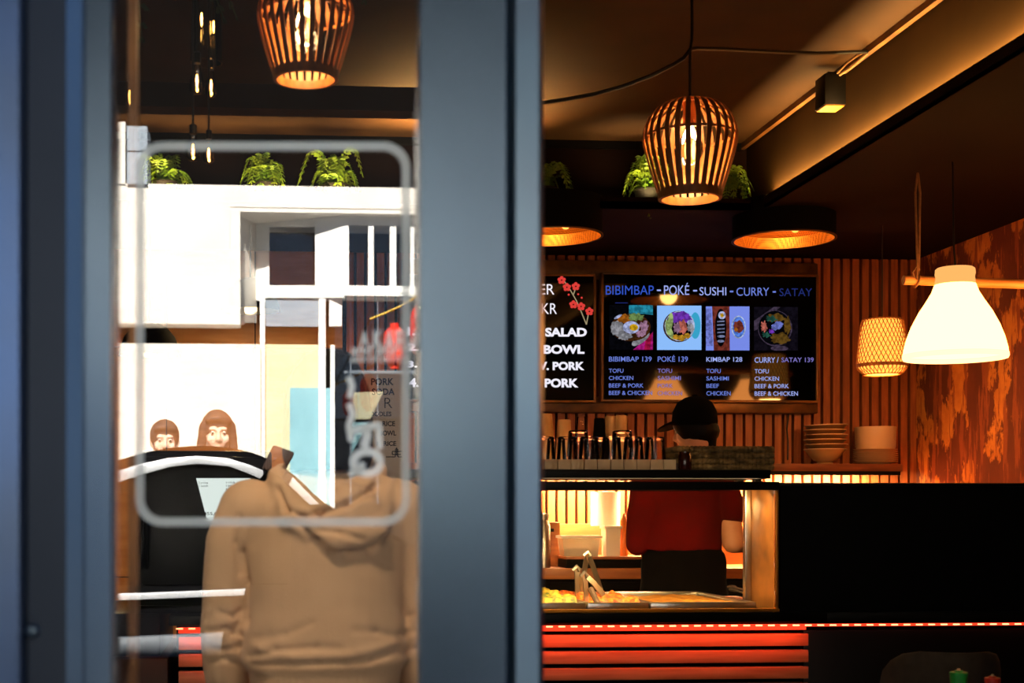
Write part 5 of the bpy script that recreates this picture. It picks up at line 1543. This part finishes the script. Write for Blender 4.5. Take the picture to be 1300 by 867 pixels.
limb(b, [W(912, 610, KD), W(926, 650, KD) + Vector((0, -.03, 0))], [.075, .070]); limb(b, [W(822, 610, KD), W(815, 655, KD)], [.075, .070]); limb(b, [W(815, 655, KD), W(812, 690, KD) + Vector((0, .01, 0))], [.068, .058])
link('t_shirt', remesh(b, .008, 4, .5, lambda p, n_: .007 * noise.noise(Vector((p.x * 14, p.y * 10, p.z * 6)))), 'red_cloth', wk, smooth=180)
b = MB()
for s_ in (-1, 1): limb(b, [(cx + s_ * .09, KD, zz(715)), (cx + s_ * .1, KD + .02, fl + .48), (cx + s_ * .1, KD - .01, fl + .08)], [.105, .085, .07])
rings(b, [(cx, KD, fl + .55, .24, .15), (cx, KD, zz(750), .20, .14), (cx, KD, zz(725), .185, .135), (cx, KD, zz(693), .165, .122)])
link('apron', remesh(b, .010, 3), 'black_cloth', wk, smooth=180)
b = MB(); f = Vector((hdir.x, hdir.y, 0)).normalized(); sd = Vector((-f.y, f.x, 0))
cap_c = hc + Vector((.006, -.004, .028))
b.ball(cap_c, (.098, .098, .108), 24)
b.ball(cap_c - f * .03 - Vector((0, 0, .045)), (.085, .085, .065), 16)
limb(b, [cap_c - f * .07 + Vector((0, 0, -.05)), cap_c - f * .08 + Vector((0, 0, -.13))], [.035, .022], 10)
link('hair', remesh(b, .008, 3), 'hair_black', wk, smooth=180)
b = MB()
m_ = 20; up = []
for s_ in (0, 1):
    row = []
    for i in range(m_ + 1):
        a = PI * (i / m_ - .5); row.append(cap_c + f * (.08 + .095 * cos(a)) + sd * .085 * sin(a) + Vector((0, 0, -.002 - .035 * cos(a) - s_ * .006)))
    up.append(row)
    inner = [cap_c + f * .085 * cos(PI * (i / m_ - .5)) + sd * .092 * sin(PI * (i / m_ - .5)) + Vector((0, 0, .005 - s_ * .006)) for i in range(m_ + 1)]
    up.append(inner)
V_ = [[b.bm.verts.new(p) for p in r] for r in up]
for i in range(m_):
    b.bm.faces.new((V_[0][i], V_[0][i + 1], V_[1][i + 1], V_[1][i])); b.bm.faces.new((V_[2][i], V_[2][i + 1], V_[3][i + 1], V_[3][i])); b.bm.faces.new((V_[0][i], V_[0][i + 1], V_[2][i + 1], V_[2][i]))
b.lathe([(.101, -.02), (.103, .0), (.098, .045), (.078, .085), (.045, .107), (.012, .115), (.012, .12), (0, .121)], cap_c, 28)
b.build('cap', 'black_cloth', wk, smooth=60)
for s_ in (-1, 1):
    b = MB(); limb(b, [(cx + s_ * .1, KD - .05, fl + .05), (cx + s_ * .11, KD + .16, fl + .04)], [.05, .04]); b.box(cx + s_ * .105 - .05, cx + s_ * .105 + .05, KD - .1, KD + .2, fl, fl + .03, .01); link('shoe', remesh(b, .01, 2), 'black_cloth', wk, smooth=180)
b = MB(); wv = (wrR - elR).normalized(); wc = elR.lerp(wrR, .16)
b.tube([wc - wv * .008, wc + wv * .008], [.046, .046], 24); b.build('bracelet', 'steel', wk)
# black pan in the worker's hand
pc = wrR + Vector((.14, .03, -.01))
t = thing('frying_pan', 'black pan held in the worker right hand beside the case corner', 'pan', pc)
b = MB(); b.lathe([(0, 0), (.07, 0), (.085, .03), (.082, .03), (.068, .004), (0, .004)], pc + Vector((.04, .05, -.03)), 32); b.build('bowl', 'black_metal', t)
b = MB(); b.tube([wrR + wv * .05 + Vector((-.03, -.01, -.028)), wrR + wv * .09 + Vector((0, .01, -.024)), pc + Vector((-.03, .03, -.004))], .009, 10); b.build('handle', 'black_matt', t)

# --- two people across the street, seen mirrored in the window
def passer(label, px, py, D, H_, coat, hairm, style, zb):
    hp = R(px, py, D); x, y = hp.x, hp.y
    t = thing('person', label, 'person', (x, y, zb)); zh = hp.z
    s = 1.0
    sh = zh - .26
    b = MB(); P = head(b, (x, y, zh), (.1, 1, -.05), s)
    limb(b, [(x, y - .01, zh - .06), (x, y - .015, sh + .04)], [.055, .06])
    hz = zb + (sh - zb) * .64
    rings(b, [(x, y, hz - .06, .12, .09), (x, y, hz + .02, .155, .11), (x, y, hz + .2, .135, .095), (x, y, sh - .1, .155, .1), (x, y, sh, .15, .085), (x, y, sh + .06, .08, .06)])
    pts = {}
    for s_ in (-1, 1):
        a_, e_, w_ = Vector((x + s_ * .17, y, sh)), Vector((x + s_ * .21, y, sh - .29)), Vector((x + s_ * .20, y + .08, sh - .53))
        pts[s_] = (a_, e_, w_)
        limb(b, [a_, e_, w_], [.048, .039, .026]); hand(b, w_, (0, .2, -1), (-s_, .2, 0), .95, .5, 1 if s_ > 0 else -1)
        kz = zb + (hz - zb) * .53
        limb(b, [(x + s_ * .09, y, hz), (x + s_ * .1, y + .015, kz), (x + s_ * .1, y - .01, zb + .09)], [.084, .053, .035]); limb(b, [(x + s_ * .1, y - .03, zb + .04), (x + s_ * .11, y + .15, zb + .03)], [.036, .028], 10)
    link('body', remesh(b, .008, 3), 'skin_pale', t, smooth=180)
    b = MB()
    rings(b, [(x, y, hz - .12, .19, .14), (x, y, hz + .02, .18, .13), (x, y, hz + .2, .16, .118), (x, y, sh - .1, .18, .12), (x, y, sh + .01, .165, .1), (x, y, sh + .06, .09, .075)])
    for s_ in (-1, 1):
        a_, e_, w_ = pts[s_]; limb(b, [a_, e_, w_ + Vector((0, 0, .01))], [.068, .056, .042])
    link('coat', remesh(b, .010, 4, .5, lambda p, n_: .005 * noise.noise(p * 9)), coat, t, smooth=180)
    b = MB()
    for s_ in (-1, 1): limb(b, [(x + s_ * .088, y, hz), (x + s_ * .1, y + .015, kz), (x + s_ * .1, y - .005, zb + .07)], [.1, .075, .06])
    link('trousers', remesh(b, .012, 3), 'coat_dark', t, smooth=180)
    for s_ in (-1, 1):
        b = MB(); limb(b, [(x + s_ * .1, y - .04, zb + .05), (x + s_ * .11, y + .16, zb + .04)], [.048, .038]); link('shoe', remesh(b, .012, 2), 'black_cloth', t, smooth=180)
    b = MB()
    b.ball(P(0, -.020, .042), (.091, .089, .103), 20)
    limb(b, [P(-.05, .05, .085), P(.005, .062, .095), P(.055, .045, .08)], [.022, .024, .022], 10)
    if style == 'long':
        for s_ in (-1, 1): limb(b, [P(s_ * .07, .0, .05), P(s_ * .085, -.005, -.05), P(s_ * .08, .0, -.17)], [.032, .03, .022], 10)
        limb(b, [P(0, -.08, .02), P(0, -.085, -.16)], [.06, .05], 12)
    else:
        b.ball(P(0, -.05, -.01), (.08, .06, .07), 14)
    link('hair', remesh(b, .008, 3, .5, lambda p, n_: .004 * noise.noise(p * 30)), hairm, t, smooth=180)
    for s_ in (-1, 1):
        b = MB(); b.ball(P(s_ * .031, .064, .014), .0112, 10); e = b.build('eye', 'white_plastic', t)
        b = MB(); b.ball(P(s_ * .031, .0745, .014), .0055, 8); b.build('pupil', 'hair_black', e)
    return t
KERB = .26
passer('person with short hair reflected above the dark car, left of the other', 209, 562, 8.7, 1.75, 'coat_dark', 'hair_brown', 'short', KERB)
passer('person with long hair reflected above the dark car, right of the other', 276, 553, 7.85, 1.7, 'grey_cloth', 'hair_brown', 'long', KERB)

# ------------------------------------------------------------------ the street behind the camera, seen mirrored in the glass
b = MB(); b.box(-20, 20, -.75, 1.78, -.12, -.0); struct('pavement', b, 'paving')
b = MB(); b.box(-20, 20, -4.15, -.75, -.22, -.10); struct('street', b, 'asphalt')
b = MB(); b.box(-20, 20, -13.5, -4.15, -.1, KERB); struct('pavement_far', b, 'paving')
FB = 15.0
def fbox(b, x0, x1, y0, y1, D0, D1, bev=0.0):
    """box from mirrored pixel edges; D0 near side, D1 far side"""
    cl = lambda q: min(max(q, 140), 540)
    a, z = R(x0, y1, D0), R(x1, y0, D0)
    a.z, z.z = R(340, y1, D0).z, R(340, y0, D0).z
    b.box(a.x, z.x, a.y, 2 * GLASS_Y - D1, a.z, z.z, bev)
gy = PY0 + (CAMZ - KERB) / FB * F
b = MB()
fbox(b, -900, 292, 235.5, 412, FB, FB + .6); fbox(b, 292, 1500, 235.5, 263, FB, FB + .6)
fbox(b, -900, 331, 437, gy, FB + .05, FB + .6)
fbox(b, 620, 1500, 263, 412, FB, FB + .6)
struct('facade_wall', b, 'facade_white', smooth=0)
b = MB(); fbox(b, -900, 159, 158, 236, FB - .02, FB + .4); struct('facade_pier', b, 'facade_white', smooth=0)
b = MB(); fbox(b, 161, 187, 163, 194, FB - .04, FB + .4); fbox(b, 161, 187, 196, 236, FB - .04, FB + .4); struct('facade_pier', b, 'facade_grey', smooth=0)  # grey copy of the white pier, its shade put into the colour
b = MB(); fbox(b, -900, 1500, -900, 240, FB + .5, FB + 1.0); struct('facade_upper', b, 'facade_dark', smooth=0)
b = MB(); fbox(b, -900, 437, 410, 440, FB + .35, FB + .6); struct('facade_band', b, 'band_dark', smooth=0)
b = MB(); fbox(b, 292, 305, 263, 412, FB + .01, FB + .7); fbox(b, 305, 620, 262, 269, FB + .01, FB + 1.1); b.prism([R(292, 412, FB), R(326, 412, FB + .66), R(326, 263, FB + .66), R(292, 263, FB)], (-.05, -.05, 0)); struct('window_reveal', b, 'facade_white', smooth=0)
b = MB(); fbox(b, 300, 640, 255, gy, FB + 1.6, FB + 1.7); struct('window_dark_room', b, 'interior_dark', smooth=0)
# bay window: slanting left light, front lights, mullions
BY = FB + .62
b = MB()
def slant(x0, x1, y0, y1, Da, Db, th=.06):
    """upright board between two depths"""
    p = [R(x0, y1, Da), R(x1, y1, Db), R(x1, y0, Db), R(x0, y0, Da)]
    b.prism(p, (0, -th, 0))
Dq, Dp = FB + .62, FB + .14
for q in ((325, 342, 270, 381), (400, 437, 264, 381)): slant(*q, *( (Dq, Dq - .05) if q[0] == 325 else (Dp + .1, Dp)))
slant(325, 437, 268, 287, Dq, Dp); slant(325, 437, 362, 381, Dq - .05, Dp - .05)
slant(330, 437, 372, 378, Dq - .12, Dp - .12)
fbox(b, 437, 620, 264, 284, Dp, Dp + .08); fbox(b, 437, 620, 361, 379, Dp - .06, Dp + .08); fbox(b, 437, 620, 368, 374, Dp - .12, Dp)
for x0, x1 in ((437, 443), (467.5, 474.5), (495, 503), (520.5, 526.5), (549, 556), (578, 585), (610, 620)): fbox(b, x0, x1, 284, 361, Dp, Dp + .07)
for x0, x1, ya, yb_ in ((330, 336.5, 378, 640), (404.5, 413.5, 378, 700), (419.5, 425, 437, 700), (418, 434, 378, 413)): fbox(b, x0, x1, ya, yb_, Dp - .02, Dp + .08)
struct('window_2', b, 'window_white')
b = MB(); fbox(b, 340, 405, 285, 365, Dq - .02, Dq - .015); fbox(b, 437, 620, 282, 363, Dp + .03, Dp + .035); fbox(b, 425, 620, 379, 690, Dp + .03, Dp + .035); struct('window_3', b, 'far_glass', smooth=0)
b = MB(); fbox(b, 337, 404, 437, 640, Dp + .05, Dp + .08); struct('window_blind', b, 'cream_panel', smooth=0)
b = MB(); fbox(b, 337, 404, 381, 414, Dp + .05, Dp + .08); struct('window_blind', b, 'facade_grey', smooth=0)
b = MB(); fbox(b, 368, 420, 492, 700, Dp + .02, Dp + .045); struct('door_2', b, 'teal_panel', smooth=0)
b = MB(); b.prism([R(*q, Dp + .3) for q in ((447, 498), (487, 497), (470, 532), (447, 532))], (0, -.04, 0)); struct('shopfront_panel', b, 'cream_panel', smooth=0)
b = MB(); b.prism([R(*q, Dp + .3) for q in ((447, 536), (468, 536), (447, 575))], (0, -.04, 0)); struct('shopfront_panel', b, 'teal_panel', smooth=0)
b = MB()
b.prism([R(*q, Dp + .3) for q in ((437, 470), (620, 470), (620, 474), (437, 474))], (0, -.05, 0))
for x0, x1 in ((444.5, 446), (479, 480.3), (560, 566)): fbox(b, x0, x1, 379, 640, Dp + .6, Dp + .66)
struct('shopfront_bars', b, 'facade_grey', smooth=0)

# red paper lanterns on a yellow wire
LD = 12.0
def lantern(label, px, py, w, h):
    k = LD / F; c = R(px, py, LD); H2 = h / 2 * k; r = w / 2 * k
    t = thing('paper_lantern', label, 'lantern', (c.x, c.y, c.z - H2), 'red paper lanterns reflected in the window')
    b = MB(); prof = []
    n = 26
    for i in range(n + 1):
        u = -1 + 2 * i / n; prof.append((r * (max(0, 1 - abs(u) ** 5)) ** .5 * (.985 if i % 2 else 1.0) * .999 + r * .0, u * H2))
    prof[0] = (r * .42, -H2); prof[-1] = (r * .42, H2)
    b.lathe([(0, -H2)] + prof + [(0, H2)], c, 32); b.build('paper_shade', 'lantern_red', t)
    for zz_, nm in ((H2, 'top_ring'), (-H2, 'bottom_ring')):
        b = MB(); b.lathe([(0, -.02), (r * .4, -.02), (r * .4, .03), (0, .03)], c + Vector((0, 0, zz_)), 20); b.build(nm, 'lantern_red', t)
    return t, c, H2
wire = [(470, 405), (490, 397), (510, 388), (525, 379), (540, 369), (560, 356), (590, 340)]
for px, py, w, h, lb in ((501, 440, 29, 50, 'smaller red paper lantern reflected beside the frosted shop name'), (537, 420, 34, 66, 'larger red paper lantern reflected at the edge of the middle post')):
    t, c, H2 = lantern(lb, px, py, w, h)
    yw = next(a[1] + (z[1] - a[1]) * (px - a[0]) / (z[0] - a[0]) for a, z in zip(wire, wire[1:]) if a[0] <= px <= z[0])
    cord(t, [c + Vector((0, 0, H2)), R(px, yw, LD)], .006)
b = MB(); b.tube([R(*q, LD) for q in wire], .011, 6)
lw_ = tag(b.build('lantern_wire', 'wire_yellow'), 'yellow wire stretched across the street front with red lanterns on it', 'wire')
for q in (wire[0], wire[-1]):
    b = MB(); p = R(*q, LD); b.tube([p, Vector((p.x, 2 * GLASS_Y - FB - .5, p.z))], .008, 6); b.build('bracket', 'band_dark', lw_)

# small dark car parked end-on, seen mirrored
CRD = 4.6; cy0 = 2 * GLASS_Y - CRD; CL = 2.75
def Q(px, py): return R(px, py, CRD)
road = -.10
car = thing('car', 'small dark car parked outside, its rounded end mirrored low in the window', 'car', (Q(245, 700).x, cy0 - CL / 2, road))
top = [(70, 640), (95, 606), (145, 584), (195, 570), (250, 564), (300, 568), (340, 580), (375, 602), (412, 640)]
low = [(470, 664), (545, 700), (560, 740), (562, 820), (556, 1020), (540, 1100), (-40, 1100), (-56, 1020), (-62, 820), (-60, 740), (-45, 700), (30, 664)]
b = MB(); b.prism([Q(*p) for p in top + low], (0, -CL, 0), .045); b.build('body', 'car_paint', car, smooth=40)
b = MB(); o1 = [(112, 650), (130, 616), (165, 598), (205, 588), (250, 584), (290, 586), (325, 596), (352, 614), (372, 650), (366, 742), (118, 742)]
b.prism([Q(*p) + Vector((0, .012, 0)) for p in o1], (0, -.03, 0), .006); b.build('rear_window', 'car_glass', car)
def strip(name, up, dn, m, dy=.03, th=.03):
    b = MB(); b.prism([Q(*p) + Vector((0, dy, 0)) for p in up + dn[::-1]], (0, -th, 0), .002); b.build(name, m, car)
strip('sky_reflection', [(140, 602), (176, 590), (213, 582), (250, 579), (290, 582), (316, 590), (338, 599)], [(150, 613), (184, 602), (217, 593), (250, 589), (290, 592), (312, 600), (330, 608)], 'car_trim')  # pale strip: sky reflected in the rear window, built as a part
strip('chrome_strip', [(60, 755), (190, 752), (312, 747)], [(60, 765), (190, 760), (310, 755)], 'car_trim', .04, .04)
strip('bumper', [(40, 810), (160, 808), (284, 802)], [(40, 838), (160, 835), (280, 829)], 'bumper_grey', .06, .06)
strip('pillar_trim', [(349, 591), (358, 592), (405, 640)], [(351, 601), (356, 606), (393, 641)], 'car_trim', .03, .03)
b = MB(); b.prism([Q(347, 566) + Vector((0, .10, 0)), Q(374, 576) + Vector((0, .10, 0)), Q(358, 605) + Vector((0, .10, 0)), Q(332, 596) + Vector((0, .10, 0))], (0, -.12, 0), .008); mir = b.build('wing_mirror', 'leather', car)
b = MB(); b.ball(Q(349, 584) + Vector((0, .10, 0)), .006, 10); b.build('mirror_screw', 'frame_light', mir)
for sx in (-8, 508):
    for dy in (-.45, -CL + .5):
        x = Q(sx, 1000).x
        b = MB(); b.lathe([(0, -.09), (.20, -.09), (.28, -.075), (.29, -.04), (.29, .04), (.28, .075), (.20, .09), (0, .09)], (x, cy0 + dy, road + .29), 32, ax='X'); wh = b.build('wheel', 'tyre', car)
        b = MB(); b.lathe([(0, -.095), (.17, -.095), (.18, -.08), (.18, .08), (.17, .095), (0, .095)], (x, cy0 + dy, road + .29), 24, ax='X'); b.build('hub', 'steel', wh)
